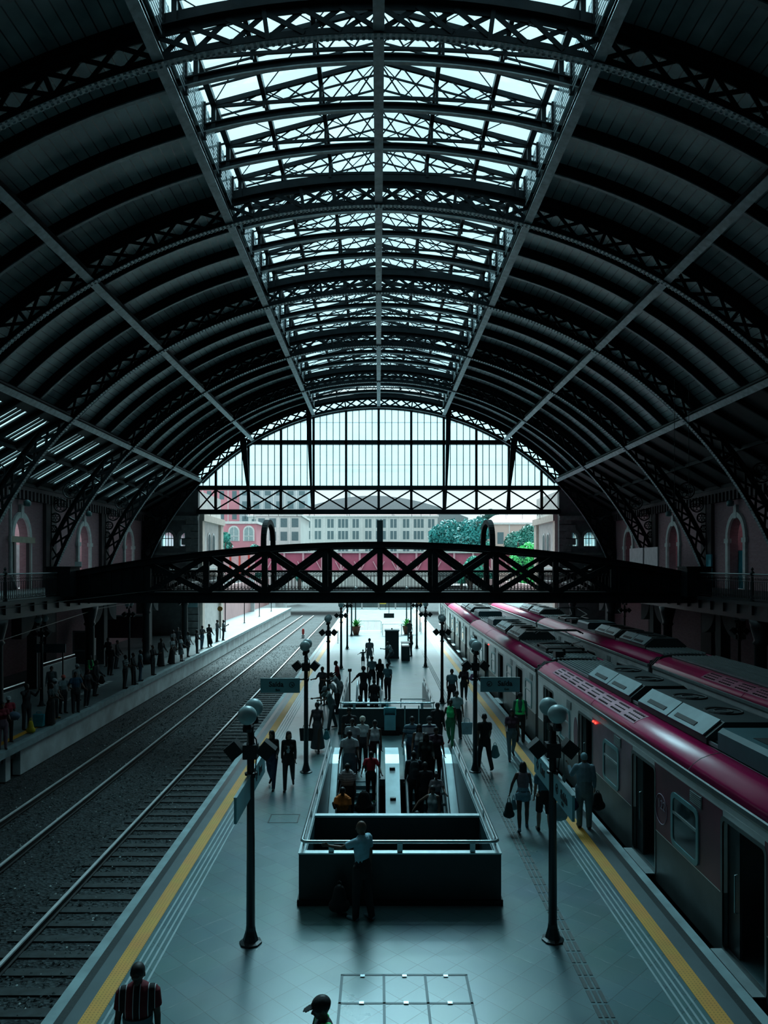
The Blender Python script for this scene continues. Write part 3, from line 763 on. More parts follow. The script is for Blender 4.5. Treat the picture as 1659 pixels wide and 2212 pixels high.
# ============================================================ GALLERIES
def rail_panel(L, h=.95, pitch=.15, y_axis=True, t=.02):
    m_ = MB()
    def bx(a0, a1, z0, z1, th=.02):
        if y_axis: m_.box(-th, th, a0, a1, z0, z1)
        else: m_.box(a0, a1, -th, th, z0, z1)
    bx(0, L, .06, .10, .025); bx(0, L, h-.06, h-.03, .03); bx(0, L, h-.26, h-.235, .02); bx(0, L, .2, .22, .02)
    n = int(L/pitch)
    for k in range(n):
        a = (k+.5)*L/n
        bx(a-.011, a+.011, .10, h-.25, .012)
        m_.torus((0, a, h-.148) if y_axis else (a, 0, h-.148), .052, .013, 'x' if y_axis else 'y', 8, 3)
        bx(a-.03, a+.03, .13, .18, .012)
    return m_
for side in (-1, 1):
    nm = 'left' if side < 0 else 'right'
    XG = side*14.6
    gb = MB(); a_, b_ = sorted((XG, side*WX)); gb.box(a_, b_, YN, 66.5, 4.62, 4.9)
    a_, b_ = sorted((XG, side*14.9)); gb.box(a_, b_, YN, 66.5, 4.2, 4.62); a_, b_ = sorted((side*14.45, side*14.75)); gb.box(a_, b_, YN, 66.5, 4.78, 4.93)
    for k in range(60): a_, b_ = sorted((side*14.5, side*14.62)); gb.box(a_, b_, YN+k*1.2, YN+k*1.2+.25, 4.4, 4.78)
    struct(gb.build('floor_gallery_'+nm, mat('gallery_deck_iron', (.018,.026,.03), .5)))
    root = empty('gallery_railing', (XG, 0, 4.93), 'ornate iron railing along the edge of the %s gallery' % nm, 'railing')
    pan = None
    segs = [(10.2+4.7*k, 4.7) for k in range(5)]+[(38.3+4.7*k, 4.7) for k in range(6)]
    for (y0, L) in segs:
        if pan is None: pan = o = rail_panel(4.6, 1.02).build('panel', DARK, root)
        else: o = bpy.data.objects.new('panel', pan.data); COL.objects.link(o); o.parent = root
        o.location = (0, y0, 0)
        MB().lathe((0, y0-.05, 0), [(.09,0),(.09,.12),(.05,.16),(.05,1.0),(.085,1.05),(.085,1.12),(.03,1.2),(.06,1.27),(.01,1.34)], 10).build('newel_post', DARK, root)
    MB().tube((0,-6,1.06), (0,33.6,1.06), .035).build('top_rail', mat('worn_rail_top', (.10,.14,.15), .35, .5), root)
    MB().tube((0,38.3,1.06), (0,66.4,1.06), .035).build('top_rail', mat('worn_rail_top', (.10,.14,.15), .35, .5), root)
    # columns
    for k, y in enumerate(RIBS[2:7]):
        c_ = MB(); c_.lathe((side*14.9, y, 0), [(.42,0),(.42,.5),(.3,.6),(.24,.8),(.22,3.2),(.3,3.3),(.24,3.4),(.36,3.9),(.42,4.2)], 16)
        tag(c_.build('iron_column', DARK, smooth=True), 'stout dark iron column under the %s gallery edge, %s counted from the viewer' % (nm, ORD[k]), 'column', 'gallery columns '+nm)
    # back arches at platform level (dark)
    ba = MB()
    for y in RIBS[1:7]:
        a_, b_ = sorted((side*17.5, side*18.0)); ba.box(a_, b_, y-.3, y+.3, 0, 4.62)
        for q in range(12):
            a0, a1 = pi/2*q/12, pi/2*(q+1)/12
            for s2 in (-1, 1):
                x0, z0 = y+s2*(.3+1.6*(1-sin(a0))), 4.3-1.6*cos(a0)
                x1, z1 = y+s2*(.3+1.6*(1-sin(a1))), 4.3-1.6*cos(a1)
                ba.hexa([(a_,x0,z0),(b_,x0,z0),(b_,x1,z1),(a_,x1,z1),(a_,x0,4.62),(b_,x0,4.62),(b_,x1,4.62),(a_,x1,4.62)])
    struct(ba.build('trim_%d' % (16 if side < 0 else 17), mat('dim_arcade_stone', (.08,.095,.10), .8)))
# ============================================================ FOOTBRIDGE
YB, YB2 = 34.5, 37.6
fb = empty('footbridge', (0, YB, 4.6), 'dark iron footbridge with arched top chords crossing the hall above the platforms', 'footbridge')
def ztop(x): return 7.43-4.6-.79*(x/10.74)**2
PX = [-10.74, -8.03, -5.31, -2.5, 0.06, 2.63, 5.46, 8.24, 10.93]
for (yy, lab) in ((0, 'near'), (YB2-YB, 'far')):
    g_ = MB(); g_.box(-14.6, 14.6, yy-.15, yy+.15, -.02, .46); g_.box(-14.6, 14.6, yy-.22, yy+.22, .44, .48)
    g_.build('girder', IRON, fb)
    tc_ = MB(); n = 40
    for i in range(n):
        a, b = -14.0+28.0*i/n, -14.0+28.0*(i+1)/n
        for (d, e, th) in ((-.28, 0, .17), (-.03, .0, .24)):
            tc_.hexa([(a,yy-th,ztop(a)+d),(b,yy-th,ztop(b)+d),(b,yy+th,ztop(b)+d),(a,yy+th,ztop(a)+d),(a,yy-th,ztop(a)+e),(b,yy-th,ztop(b)+e),(b,yy+th,ztop(b)+e),(a,yy+th,ztop(a)+e)])
    tc_.build('top_chord', IRON, fb)
    for x in PX: MB().box(x-.13, x+.13, yy-.1, yy+.1, .46, ztop(x)-.26).build('post', IRON, fb)
    for i in range(len(PX)-1):
        a, b = PX[i], PX[i+1]
        d_ = MB(); d_.beam((a,yy-.05,.46), (b,yy-.05,ztop(b)-.25), .06, .26 if yy == 0 else .2); d_.beam((a,yy+.05,ztop(a)-.25), (b,yy+.05,.46), .06, .26 if yy == 0 else .2)
        d_.build('diagonal', IRON, fb)
    for (x0, x1) in ((-14.2, -10.74), (10.93, 14.2)):
        p_ = MB(); p_.hexa([(x0,yy-.06,.46),(x1,yy-.06,.46),(x1,yy+.06,.46),(x0,yy+.06,.46),(x0,yy-.06,ztop(x0)-.2),(x1,yy-.06,ztop(x1)-.2),(x1,yy+.06,ztop(x1)-.2),(x0,yy+.06,ztop(x0)-.2)])
        for k in range(7): x = x0+(x1-x0)*(k+.5)/7; p_.box(x-.04, x+.04, yy-.12, yy+.1, .46, ztop(x)-.2)
        p_.build('solid_panel', IRON, fb)
MB().box(-14.6, 14.6, .1, YB2-YB-.1, .3, .46).build('deck', DARK, fb)
for yy in (.32, YB2-YB-.32):
    for i in range(len(PX)-1):
        o = rail_panel(PX[i+1]-PX[i]-.06, 1.0, .16, False).build('railing_panel', DARK, fb); o.location = (PX[i]+.03, yy, .46)
    MB().box(-10.8, 10.9, yy-.04, yy+.04, 1.43, 1.48).build('handrail', DARK, fb)
for x in (-5.36, 5.30):
    n = 22; W2 = (YB2-YB)/2; a_ = MB()
    pts = [(W2-W2*cos(pi*i/n), ztop(x)-.1+1.30*sin(pi*i/n)**.62) for i in range(n+1)]
    for i in range(n): a_.beam((x,pts[i][0],pts[i][1]), (x,pts[i+1][0],pts[i+1][1]), .24, .22, side=(1,0,0))
    a_.build('hooped_arch', IRON, fb)
MB().box(-.08, .2, -.1, .1, ztop(0)-.1, ztop(0)+1.0).build('lamp_post', mat('dull_teal_post', (.05,.09,.10), .5), fb)
for s_, nm in ((-1, 'left'), (1, 'right')):
    p_ = MB(); xa = s_*14.55; p_.box(xa-.55, xa+.55, -.9, .2, .3, 1.62); p_.box(xa-.6, xa+.6, -.95, .25, 1.62, 1.68)
    p_.build('end_pier', IRON, fb)
tag(MB().box(-14.05, -13.75, YB-.24, YB-.18, 6.28, 6.5).build('small_plate', mat('white_enamel', (.6,.7,.72), .4)), 'tiny white number plate fixed on the left end of the footbridge', 'plate')
# ============================================================ TRAINS
def text(parent, s, size, loc, face, mt, name='lettering', bold=.0, align='CENTER', depth=.004):
    c = bpy.data.curves.new(name, 'FONT'); c.body = s; c.size = size; c.align_x = align; c.align_y = 'CENTER'; c.extrude = depth; c.offset = bold; c.resolution_u = 3
    t = bpy.data.objects.new(name, c); COL.objects.link(t)
    bpy.context.view_layer.update()
    me = bpy.data.meshes.new_from_object(t.evaluated_get(bpy.context.evaluated_depsgraph_get()))
    bpy.data.objects.remove(t)
    o = bpy.data.objects.new(name, me); COL.objects.link(o); me.materials.clear(); me.materials.append(mt)
    M = {'-y': ((1,0,0),(0,0,1),(0,-1,0)), '-x': ((0,-1,0),(0,0,1),(-1,0,0)), '+x': ((0,1,0),(0,0,1),(1,0,0)), '+y': ((-1,0,0),(0,0,1),(0,1,0))}[face]
    R_ = Matrix(M).transposed().to_4x4(); R_.translation = Vector(loc)
    if parent: o.parent = parent
    o.matrix_local = R_
    return o
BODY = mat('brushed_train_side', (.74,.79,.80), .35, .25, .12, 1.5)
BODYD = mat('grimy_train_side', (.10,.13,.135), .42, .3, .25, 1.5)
PINK = mat('crimson_roof_paint', (.60,.012,.13), .3, 0, .08, 1.0, spec=.6)
ROOFG = mat('train_roof_grey', (.06,.08,.085), .55)
ROOFL = mat('roof_rib_metal', (.34,.42,.43), .4, .5)
MAROON = mat('maroon_vinyl', (.13,.03,.05), .35, 0, .35, .9)
SILV = mat('silver_vinyl', (.66,.70,.72), .4, .1, .2, 1.2)
PANE = mat('train_window_glass', (.015,.025,.03), .08, 0, .1, spec=.8)
WFR = mat('window_frame_teal_grey', (.16,.36,.39), .4, .3)
BLACK = mat('black_rubber', (.008,.01,.012), .6)
HV = mat('hvac_housing', (.03,.045,.048), .5); HVL = mat('hvac_lid', (.26,.34,.36), .5, .3, .15, 2); HVT = mat('teal_roof_box', (.05,.13,.15), .45)
LEDR = mat('red_marker_lamp', (1,.03,.02), .4, emit=4)
def rrect(y0, y1, z0, z1, r, n=4):
    p = []
    for (cy_, cz_, a) in ((y1-r, z1-r, 0), (y0+r, z1-r, pi/2), (y0+r, z0+r, pi), (y1-r, z0+r, 3*pi/2)):
        p += [(cy_+r*cos(a+pi/2*i/n), cz_+r*sin(a+pi/2*i/n)) for i in range(n+1)]
    return p
def ring_prism(mb, outer, inner, x0, x1):
    n = len(outer); vs = [(x0,)+t for t in outer]+[(x0,)+t for t in inner]+[(x1,)+t for t in outer]+[(x1,)+t for t in inner]; fs = []
    for i in range(n):
        j = (i+1) % n
        fs += [(i,j,n+j,n+i),(2*n+i,3*n+i,3*n+j,2*n+j),(i,2*n+i,2*n+j,j),(n+i,n+j,3*n+j,3*n+i)]
    return mb.add(vs, fs)
def train_car(X, y0, y1, label, doors, wins, maroon=(), rz=0, units=(), panto=None, perf=None, leds=(), body=None, detail=True):
    L = y1-y0; root = empty('train_car', (X, y0, 0), label, 'train car', 'cars of the trains', rz=rz)
    D = [d-y0 for d in doors]; Wn = [w_-y0 for w_ in wins]
    sp = MB(); lo = MB(); prev = .0
    for d in D+[L+.68]:
        a, b = prev, min(L, d-.68)
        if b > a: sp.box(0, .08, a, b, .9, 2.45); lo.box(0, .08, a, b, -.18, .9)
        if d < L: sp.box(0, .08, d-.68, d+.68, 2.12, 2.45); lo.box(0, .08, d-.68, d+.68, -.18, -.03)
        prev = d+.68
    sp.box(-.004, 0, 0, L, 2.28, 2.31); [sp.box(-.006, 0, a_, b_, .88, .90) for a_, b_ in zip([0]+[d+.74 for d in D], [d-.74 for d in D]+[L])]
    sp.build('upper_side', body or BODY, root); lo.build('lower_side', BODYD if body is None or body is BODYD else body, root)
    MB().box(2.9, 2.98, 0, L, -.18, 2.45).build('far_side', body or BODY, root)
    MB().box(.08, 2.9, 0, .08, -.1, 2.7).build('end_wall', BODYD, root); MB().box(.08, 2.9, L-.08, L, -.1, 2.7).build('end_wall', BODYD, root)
    MB().box(.08, 2.9, .08, L-.08, -.12, -.04).build('floor_panel', mat('train_floor', (.10,.19,.21), .4), root)
    MB().box(.08, 2.9, .08, L-.08, 2.3, 2.36).build('inner_ceiling', ROOFG, root)
    MB().box(.25, 2.7, .3, L-.3, -.75, -.2).build('underframe', BLACK, root)
    wl_ = MB()
    for yy in (2.2, 4.4, L-4.4, L-2.2):
        for x in (.75, 2.25): wl_.tube((x-.06,yy,-.6),(x+.06,yy,-.6), .40, n=16)
    wl_.build('wheels', DARK, root)
    # roof profile
    MB().prism([(-.01,2.42),(-.03,2.47),(-.03,2.55),(.04,2.58),(.1,2.5)], 'y', 0, L).build('cornice', ROOFL if maroon == () else BODYD, root)
    def shoulder(s_):
        P = [(0.0,2.565),(.10,2.68),(.24,2.78),(.42,2.85),(.62,2.89),(.62,2.80),(.42,2.76),(.12,2.55)]
        return [(x if s_ > 0 else 2.98-x, z) for x, z in P]
    MB().prism(shoulder(1), 'y', .05, L-.05).build('roof_shoulder', PINK, root, True)['label'] = 'crimson roof edge'
    MB().prism(shoulder(-1), 'y', .05, L-.05).build('roof_shoulder', PINK, root, True)['label'] = 'crimson roof edge'
    MB().prism([(.55,2.86),(1.0,2.92),(1.5,2.94),(2.0,2.92),(2.43,2.86),(2.43,2.7),(.55,2.7)], 'y', .05, L-.05).build('roof', ROOFG, root)
    rb = MB()
    for k in range(13):
        x = .68+k*.135; rb.box(x-.018, x+.018, .2, L-.2, 2.90, 2.965)
    rb.build('roof_ribs', ROOFL, root)
    js = MB()
    for yy in (L*.33, L*.66): js.prism([(x, z+.006) for x, z in shoulder(1)[:5]]+[(.62,2.86),(0.02,2.56)], 'y', yy-.008, yy+.008)
    js.build('roof_seams', BLACK, root)
    # gangway bellows
    gwm = MB()
    for k in range(5): gwm.prism([(.08,-.1),(.08,2.5),(.35,2.78),(2.6,2.78),(2.9,2.5),(2.9,-.1)] if k % 2 else [(.02,-.1),(.02,2.55),(.3,2.84),(2.65,2.84),(2.96,2.55),(2.96,-.1)], 'y', L+k*.08, L+.08+k*.08)
    gwm.build('gangway_bellows', BLACK, root)
    for d in D:
        f = MB(); ring_prism(f, rrect(d-.74, d+.74, -.08, 2.2, .12), rrect(d-.68, d+.68, -.02, 2.13, .10), -.012, .02)
        do = f.build('door_frame', BODYD if maroon else BODY, root)
        if detail:
            MB().box(.10, .14, d+.30, d+.68, -.03, 2.12).build('door_leaf', mat('door_leaf_dark', (.03,.045,.05), .35), do)
            MB().path([(.09,d+.36,1.35),(.05,d+.36,1.33),(.05,d+.36,.72),(.09,d+.36,.70)], .014, 6).build('grab_handle', STEEL, do)
        MB().box(-.20, .09, d-.7, d+.7, -.06, -.035).build('door_sill', mat('sill_plate', (.42,.52,.54), .35, .6), root)
    for i, w_ in enumerate(Wn):
        f = MB(); ring_prism(f, rrect(w_-.62, w_+.62, .93, 1.97, .16), rrect(w_-.53, w_+.53, 1.02, 1.88, .12), -.03, .01)
        wo_ = f.build('window_frame', WFR, root)
        MB().prism(rrect(w_-.54, w_+.54, 1.01, 1.89, .12), 'x', -.012, -.002).build('pane', PANE, wo_)
        MB().box(-.028, -.010, w_-.53, w_+.53, 1.55, 1.60).build('sash_bar', ROOFL, wo_)
        lv = MB(); lv.box(-.018, -.004, w_-.75, w_-.25, 2.03, 2.26)
        lo_ = lv.build('vent_grille', BODYD, root)
        sl = MB()
        for k in range(6): sl.box(-.03, -.016, w_-.73, w_-.27, 2.045+k*.036, 2.06+k*.036)
        sl.build('vent_slats', ROOFL, lo_)
    for (a, b, m_) in maroon:
        a -= y0; b -= y0
        MB().box(-.006, .0, a, b, .90, 2.28).build('vinyl_panel', m_, root)['label'] = 'printed vinyl side panel'
    for (a, b, kind) in units:
        a -= y0; b -= y0
        if kind == 'hvac':
            u = MB().prism([(.62,2.9),(.62,3.02),(.98,3.32),(1.95,3.32),(2.32,3.02),(2.32,2.9)], 'y', a, b).build('air_conditioning_unit', HV, root)
            def sl_(t, off): return (.60+.36*t-off*.64, 3.03+.30*t+off*.77)
            l_ = MB(); p0, p1 = sl_(.02, .0), sl_(1.0, .0); q0, q1 = sl_(.02, .03), sl_(1.0, .03)
            def lid(ya, yb): l_.hexa([(p0[0],ya,p0[1]),(p1[0],ya,p1[1]),(p1[0],yb,p1[1]),(p0[0],yb,p0[1]),(q0[0],ya,q0[1]),(q1[0],ya,q1[1]),(q1[0],yb,q1[1]),(q0[0],yb,q0[1])])
            lid(a+.1, (a+b)/2-.03); lid((a+b)/2+.03, b-.1); l_.build('lid', HVL, u)
            for yy in (a+(b-a)*.3, a+(b-a)*.72):
                g_ = MB()
                r0, r1 = sl_(.2, .045), sl_(.42, .045); s0, s1 = sl_(.2, .02), sl_(.42, .02)
                g_.hexa([(s0[0],yy-.5,s0[1]),(s1[0],yy-.5,s1[1]),(s1[0],yy+.5,s1[1]),(s0[0],yy+.5,s0[1]),(r0[0],yy-.5,r0[1]),(r1[0],yy-.5,r1[1]),(r1[0],yy+.5,r1[1]),(r0[0],yy+.5,r0[1])])
                g_.build('slot', BLACK, u)
            for yy in (a+(b-a)*.28, a+(b-a)*.72): MB().torus((1.45, yy, 3.325), .36, .03, 'z', 20, 5).torus((1.45, yy, 3.325), .18, .015, 'z', 16, 4).build('fan_guard', BLACK, u)
        else:
            bm_ = MB().prism([(.66,2.9),(.66,3.22),(.75,3.30),(2.1,3.30),(2.2,3.2),(2.2,2.9)], 'y', a, b).build('equipment_box', HVT, root)
            MB().box(.9, 1.5, (a+b)/2-.35, (a+b)/2+.35, 3.30, 3.31).build('warning_plate', BLACK, bm_)
    if perf:
        a, b = perf[0]-y0, perf[1]-y0; pm = MB(); yy = a; i = 0
        while yy < b:
            if i % 8 < 6:
                for (x, z) in ((.20,2.765),(.31,2.812),(.42,2.857)): pm.box(x-.03, x+.03, yy-.035, yy+.035, z-.02, z+.008)
            yy += .13; i += 1
        pf = MB(); pf.prism([(.13,2.715),(.24,2.787),(.42,2.857),(.5,2.872),(.5,2.85),(.42,2.835),(.24,2.76)], 'y', a-.1, b+.1)
        pf.build('perforated_strip', mat('worn_pink_metal', (.55,.20,.28), .45), root)
        o = pm.build('perforations', BLACK, root); o['kind'] = 'stuff'
    for (yy, z) in leds:
        MB().sphere((-.03, yy-y0, z), .03, 8, 6).build('marker_lamp', LEDR, root)
    if panto:
        c = panto-y0; pp = MB()
        pp.box(.7, 2.3, c-1.0, c+1.0, 2.98, 3.02)
        for x in (.8, 2.2):
            pp.tube((x,c-.9,3.12),(x,c+.9,3.12), .03); 
            for yy in (c-.8, c+.8): pp.lathe((x,yy,2.98), [(.07,0),(.04,.05),(.07,.1),(.04,.14)], 8)
            pp.path([(x,c+.7,3.15),(x+(.25 if x < 1 else -.25),c-1.3,3.42),(1.5+(x-1.5)*.3,c+.2,3.72)], .025, 6)
        for yy in (-.1, .25): pp.path([(.55,c+.2+yy,3.60),(.75,c+.2+yy,3.72),(2.25,c+.2+yy,3.72),(2.45,c+.2+yy,3.60)], .03, 6)
        pp.tube((.8,c-.9,3.12),(2.2,c-.9,3.12), .03); pp.tube((.8,c+.9,3.12),(2.2,c+.9,3.12), .03)
        pp.build('pantograph', DARK, root)
        MB().box(.7,1.0,c-2.6,c-2.2,2.98,3.2).build('switch_box', DARK, root); bx_ = MB(); bx_.lathe((1.2,c-1.8,2.98), [(.08,0),(.05,.08),(.08,.12),(.05,.2),(.07,.25)], 8); bx_.build('insulator', DARK, root)
    return root
c1 = train_car(5.75, 7.4, 26.7, 'nearest car of the closer train, with maroon side panels and crimson roof edge', [11.7, 16.1, 20.6, 25.1], [9.5, 13.9, 18.3, 22.85],
    maroon=[(12.38, 15.42, MAROON), (16.78, 19.92, mat('faded_plum_vinyl', (.20,.11,.15), .35, 0, .5, .8)), (7.5, 11.02, MAROON)],
    units=[(18.7, 22.5, 'hvac'), (14.4, 18.2, 'hvac'), (11.6, 14.0, 'box')], perf=(17.2, 25.0), leds=[(19.75, 2.2), (19.55, 2.2)])
# round anniversary emblem on the near car
em = MB(); em.torus((-.015, 15.05-7.4, 1.42), .30, .008, 'x', 28, 4); em.build('round_emblem', mat('pale_lilac_ink', (.36,.30,.38), .5), c1)
text(c1, "'122", .26, (-.012, 15.05-7.4, 1.50), '-x', mat('pale_lilac_ink', (.36,.30,.38), .5))
ov = MB()
for (yy, z, r_) in ((21.6, 1.45, .22),): ov.prism([(yy-7.4+r_*cos(2*pi*i/20), z+.48*sin(2*pi*i/20)) for i in range(20)], 'x', -.012, -.004)
ov.build('oval_decal', mat('plum_decal', (.20,.09,.13), .4), c1)
train_car(5.75, 27.15, 46.7, 'second car of the closer train, silver sides, with a pantograph on its roof', [30.3, 34.9, 39.4, 43.9], [28.4, 32.6, 37.1, 41.6, 45.6],
    maroon=[(27.3, 29.6, SILV), (31.0, 34.2, SILV), (35.6, 38.7, SILV), (40.1, 43.2, SILV)], units=[(33.6, 36.6, 'hvac'), (37.2, 40.2, 'hvac'), (41.5, 43.5, 'box')], panto=29.6, leds=[(38.6, 2.2)], detail=False)
train_car(5.85, 47.15, 66.6, 'third car of the closer train, silver sides, reaching the hall end', [50.0, 54.6, 59.1, 63.6], [52.3, 56.8, 61.3], maroon=[(47.4, 49.3, SILV)],
    rz=radians(-1.0), units=[(53, 56.5, 'hvac'), (57, 60.5, 'hvac'), (48.5, 51, 'box')], detail=False)
train_car(6.2, 67.0, 84.0, 'last car of the closer train, out in the open beyond the hall', [70.0, 74.6, 79.1], [72.3, 76.8], maroon=[(67.4, 69.3, SILV)], rz=radians(-2.0), units=[(73, 76.5, 'hvac')], detail=False)
train_car(10.35, 8.0, 28.0, 'nearest car of the farther train, mostly hidden behind the closer one', [11.5, 16.1, 20.6, 25.1], [13.8, 18.3, 22.8], units=[(15, 18.5, 'hvac')], perf=(16, 24), detail=False)
train_car(10.35, 28.45, 48.3, 'second car of the farther train, dull crimson edge and dark roof unit', [31.5, 36.1, 40.6, 45.1], [33.8, 38.3, 42.8], units=[(30.5, 33.8, 'hvac'), (34.4, 37.6, 'hvac'), (39, 41, 'box')], panto=25.0+20, detail=False)
train_car(10.35, 48.75, 68.6, 'third car of the farther train, seen small under the footbridge', [51.5, 56.1, 60.6, 65.1], [53.8, 58.3], units=[(50.5, 53.8, 'hvac'), (54.4, 57.6, 'hvac')], detail=False)
# contact wires
for (x, nm) in ((-10.1, 'left outer track'), (-6.2, 'left inner track'), (7.25, 'closer train'), (11.8, 'farther train')):
    w_ = MB(); w_.tube((x, 4, 5.2 if x < 0 else 4.3), (x, 110, 5.2 if x < 0 else 4.3), .012, n=5)
    if x < -8: tag(w_.build('contact_wire', IRON), 'thin overhead contact wire above the '+nm, 'wire')
cb = MB(); cb.path([(-13.6, 18, 3.35), (-13.9, 26, 3.5), (-15.0, 39.5, 4.0), (-15.1, 52, 4.05), (-15.2, 66, 4.4)], .02, 5)
tag(cb.build('sagging_cable', DARK), 'black cable sagging along the far left platform under the gallery', 'cable')

# ============================================================ ESCALATOR PITS
GLOSS = mat('dark_cladding', (.02,.03,.032), .35)
def pit(x0, x1, y0, y1, H, label, depth=-4.2, side=True, sl=None):
    root = empty('parapet', ((x0+x1)/2, y0, 0), label, 'parapet')
    cx_, w_ = (x0+x1)/2, (x1-x0)/2
    m_ = MB(); m_.box(-w_, w_, 0, .12, 0, H)
    for s_ in (-1, 1):
        a, b = sorted((s_*w_, s_*(w_-.1))); m_.box(a, b, .12, y1-y0, 0, H)
    m_.build('walls', GLOSS, root)
    k_ = MB(); k_.box(-w_-.03, w_+.03, -.04, 0, 0, .1)
    for s_ in (-1, 1): a, b = sorted((s_*(w_+.03), s_*w_)); k_.box(a, b, -.04, y1-y0, 0, .1)
    k_.build('plinth', BLACK, root)
    c_ = MB(); c_.box(-w_-.01, w_+.01, -.01, .13, H, H+.025)
    for s_ in (-1, 1): a, b = sorted((s_*(w_+.01), s_*(w_-.11))); c_.box(a, b, .13, y1-y0, H, H+.025)
    c_.build('steel_coping', STEEL, root)
    inn = MB(); inn.box(-w_+.1, w_-.1, .13, .16, depth, H-.02)
    for s_ in (-1, 1): a, b = sorted((s_*(w_-.10), s_*(w_-.13))); inn.box(a, b, .12, y1-y0, depth, H-.02)
    inn.build('inner_lining', mat('dark_teal_lining', (.06,.14,.16), .35), root)
    hr = empty('guard_rail', ((x0+x1)/2, y0, 0), 'shiny steel guard rail on top of the %s' % label.split(',')[0], 'railing')
    t = MB(); zr = H+.22
    t.path([(-w_+.05, y1-y0, zr), (-w_+.05, .12, zr), (-w_+.10, .05, zr), (-w_+.2, .04, zr), (w_-.2, .04, zr), (w_-.10, .05, zr), (w_-.05, .12, zr), (w_-.05, y1-y0, zr)], .032, 10)
    t.build('handrail', STEEL, hr, True)
    for s_ in (-1, 1):
        n = int((y1-y0)/1.6)
        for k in range(n+1): MB().tube((s_*(w_-.05), .4+k*1.6 if .4+k*1.6 < y1-y0 else y1-y0-.05, H+.02), (s_*(w_-.05), .4+k*1.6 if .4+k*1.6 < y1-y0 else y1-y0-.05, zr), .018, n=8).build('post', STEEL, hr)
    for x in (-w_*.68, 0.0, w_*.72): MB().box(x-.05, x+.05, .03, .06, H+.02, zr).build('post', STEEL, hr)
    return root
pit(-1.5, 2.3, 13.9, 22.0, .95, 'dark parapet wall around the near escalators, largest block on the platform')
xm = MB(); xm.box(-1.38, 2.18, 16.0, 16.1, -3, .93); o = xm.build('parapet', GLOSS); tag(o, 'dark cross wall in the escalator pit with a steel top edge', 'parapet')
MB().box(-1.38, 2.18, 15.98, 16.12, .93, .97).build('steel_coping', STEEL, o)
MB().box(-1.38, 2.18, 14.0, 16.0, .18, .22).build('cover_slab', BLACK, o)
pit(-1.5, 2.14, 27.8, 34.2, .95, 'dark parapet wall around the second escalator pit, beyond the near one')
struct(MB().box(-1.5, 2.3, 13.9, 34.2, -4.4, -4.2).build('floor_lower', mat('lower_hall_floor', (.03,.045,.05), .4)))
lw = MB(); lw.box(-1.5, 2.3, 22.0, 22.1, -4.2, -.2); struct(lw.build('wall_pit', GLOSS))
STEP = mat('escalator_step', (.14,.24,.26), .35, .5); BAL_ = mat('balustrade_panel', (.18,.36,.40), .2, .3); STL2 = mat('bright_skirting', (.36,.46,.48), .42, .6, .2, 1.5)
def escalator(xa, xb, ytop, label, n=16, rise=.2):
    run = .36
    root = empty('escalator', ((xa+xb)/2, ytop, 0), label, 'escalator')
    w_ = (xb-xa)/2
    MB().box(-w_, w_, -.1, 1.2, -.02, .004).build('comb_plate', STL2, root)
    for k in range(n):
        y1_ = -.1-k*run; z = -rise*(k) if k > 1 else -.01-k*.1
        z = -.02-rise*max(0, k-.5)
        o = MB().box(-w_, w_, y1_-run, y1_, z-rise, z).build('step', STEP, root)
        MB().box(-w_, w_, y1_-run-.004, y1_-run+.025, z-.02, z+.003).build('nosing', STL2, o)
    sl = rise/run
    for s_ in (-1, 1):
        x0, x1 = sorted((s_*w_, s_*(w_+.05)))
        P = [(1.15, -.1), (1.15, .55), (1.0, .82), (.75, .88), (.2, .88), (-.3, .72), (-n*run, .72-(n*run-.3)*sl), (-n*run, -.3-n*run*sl), (-.3, -.4), (0, -.1)]
        b = MB(); b.prism(P, 'x', x0, x1); b.build('balustrade', BAL_, root)
        h = MB(); xc = s_*(w_+.03)
        h.path([(xc, 1.15, .45), (xc, 1.18, .6), (xc, 1.05, .86), (xc, .75, .93), (xc, .2, .93), (xc, -.3, .77), (xc, -n*run, .77-(n*run-.3)*sl)], .042, 8)
        h.build('handrail_belt', mat('belt_steel_edge', (.60,.72,.75), .3, .5), root, True)
        k_ = MB(); x0, x1 = sorted((s_*w_, s_*(w_-.03))); k_.prism([(.9,.0),(.9,.10),(-.3,.12),(-n*run,.12-(n*run-.3)*sl),(-n*run,-.2-n*run*sl),(-.3,-.3)], 'x', x0, x1); k_.build('skirt', STL2, root)
    return root
escalator(-1.08, -.06, 21.9, 'near escalator on the left side of the pit, crowded with people')
escalator(.82, 1.84, 21.9, 'near escalator on the right side of the pit, crowded with people')
escalator(-.95, .05, 34.0, 'second escalator, in the pit beyond the bin')
def deck(x0, x1, yt, z0, label, marks=()):
    n = 9; sl = .2/.36; root = empty('escalator_decking', ((x0+x1)/2, yt, 0), label, 'steel decking')
    m_ = MB(); h = (x1-x0)/2
    P = [(1.0, z0), (.2, z0), (-.3, z0-.14), (-5.4, z0-.14-5.1*sl), (-5.4, z0-.5-5.1*sl), (.2, z0-.6), (1.0, z0-.3)]
    m_.prism(P, 'x', -h, h); m_.build('panel', STL2, root)
    for y in marks:
        z = z0-.14+(y+.3)*sl if y < -.3 else z0
        MB().box(-.08, .08, y-.05, y+.05, z-.02, z+.05).build('call_box', BLACK, root)
    return root
deck(.19, .60, 21.9, .72, 'polished steel decking between the two near escalators', (-.5, -1.5))
deck(-1.36, -1.18, 21.9, .72, 'narrow polished steel decking left of the near left escalator')
deck(1.94, 2.16, 21.9, .72, 'narrow polished steel decking right of the near right escalator')
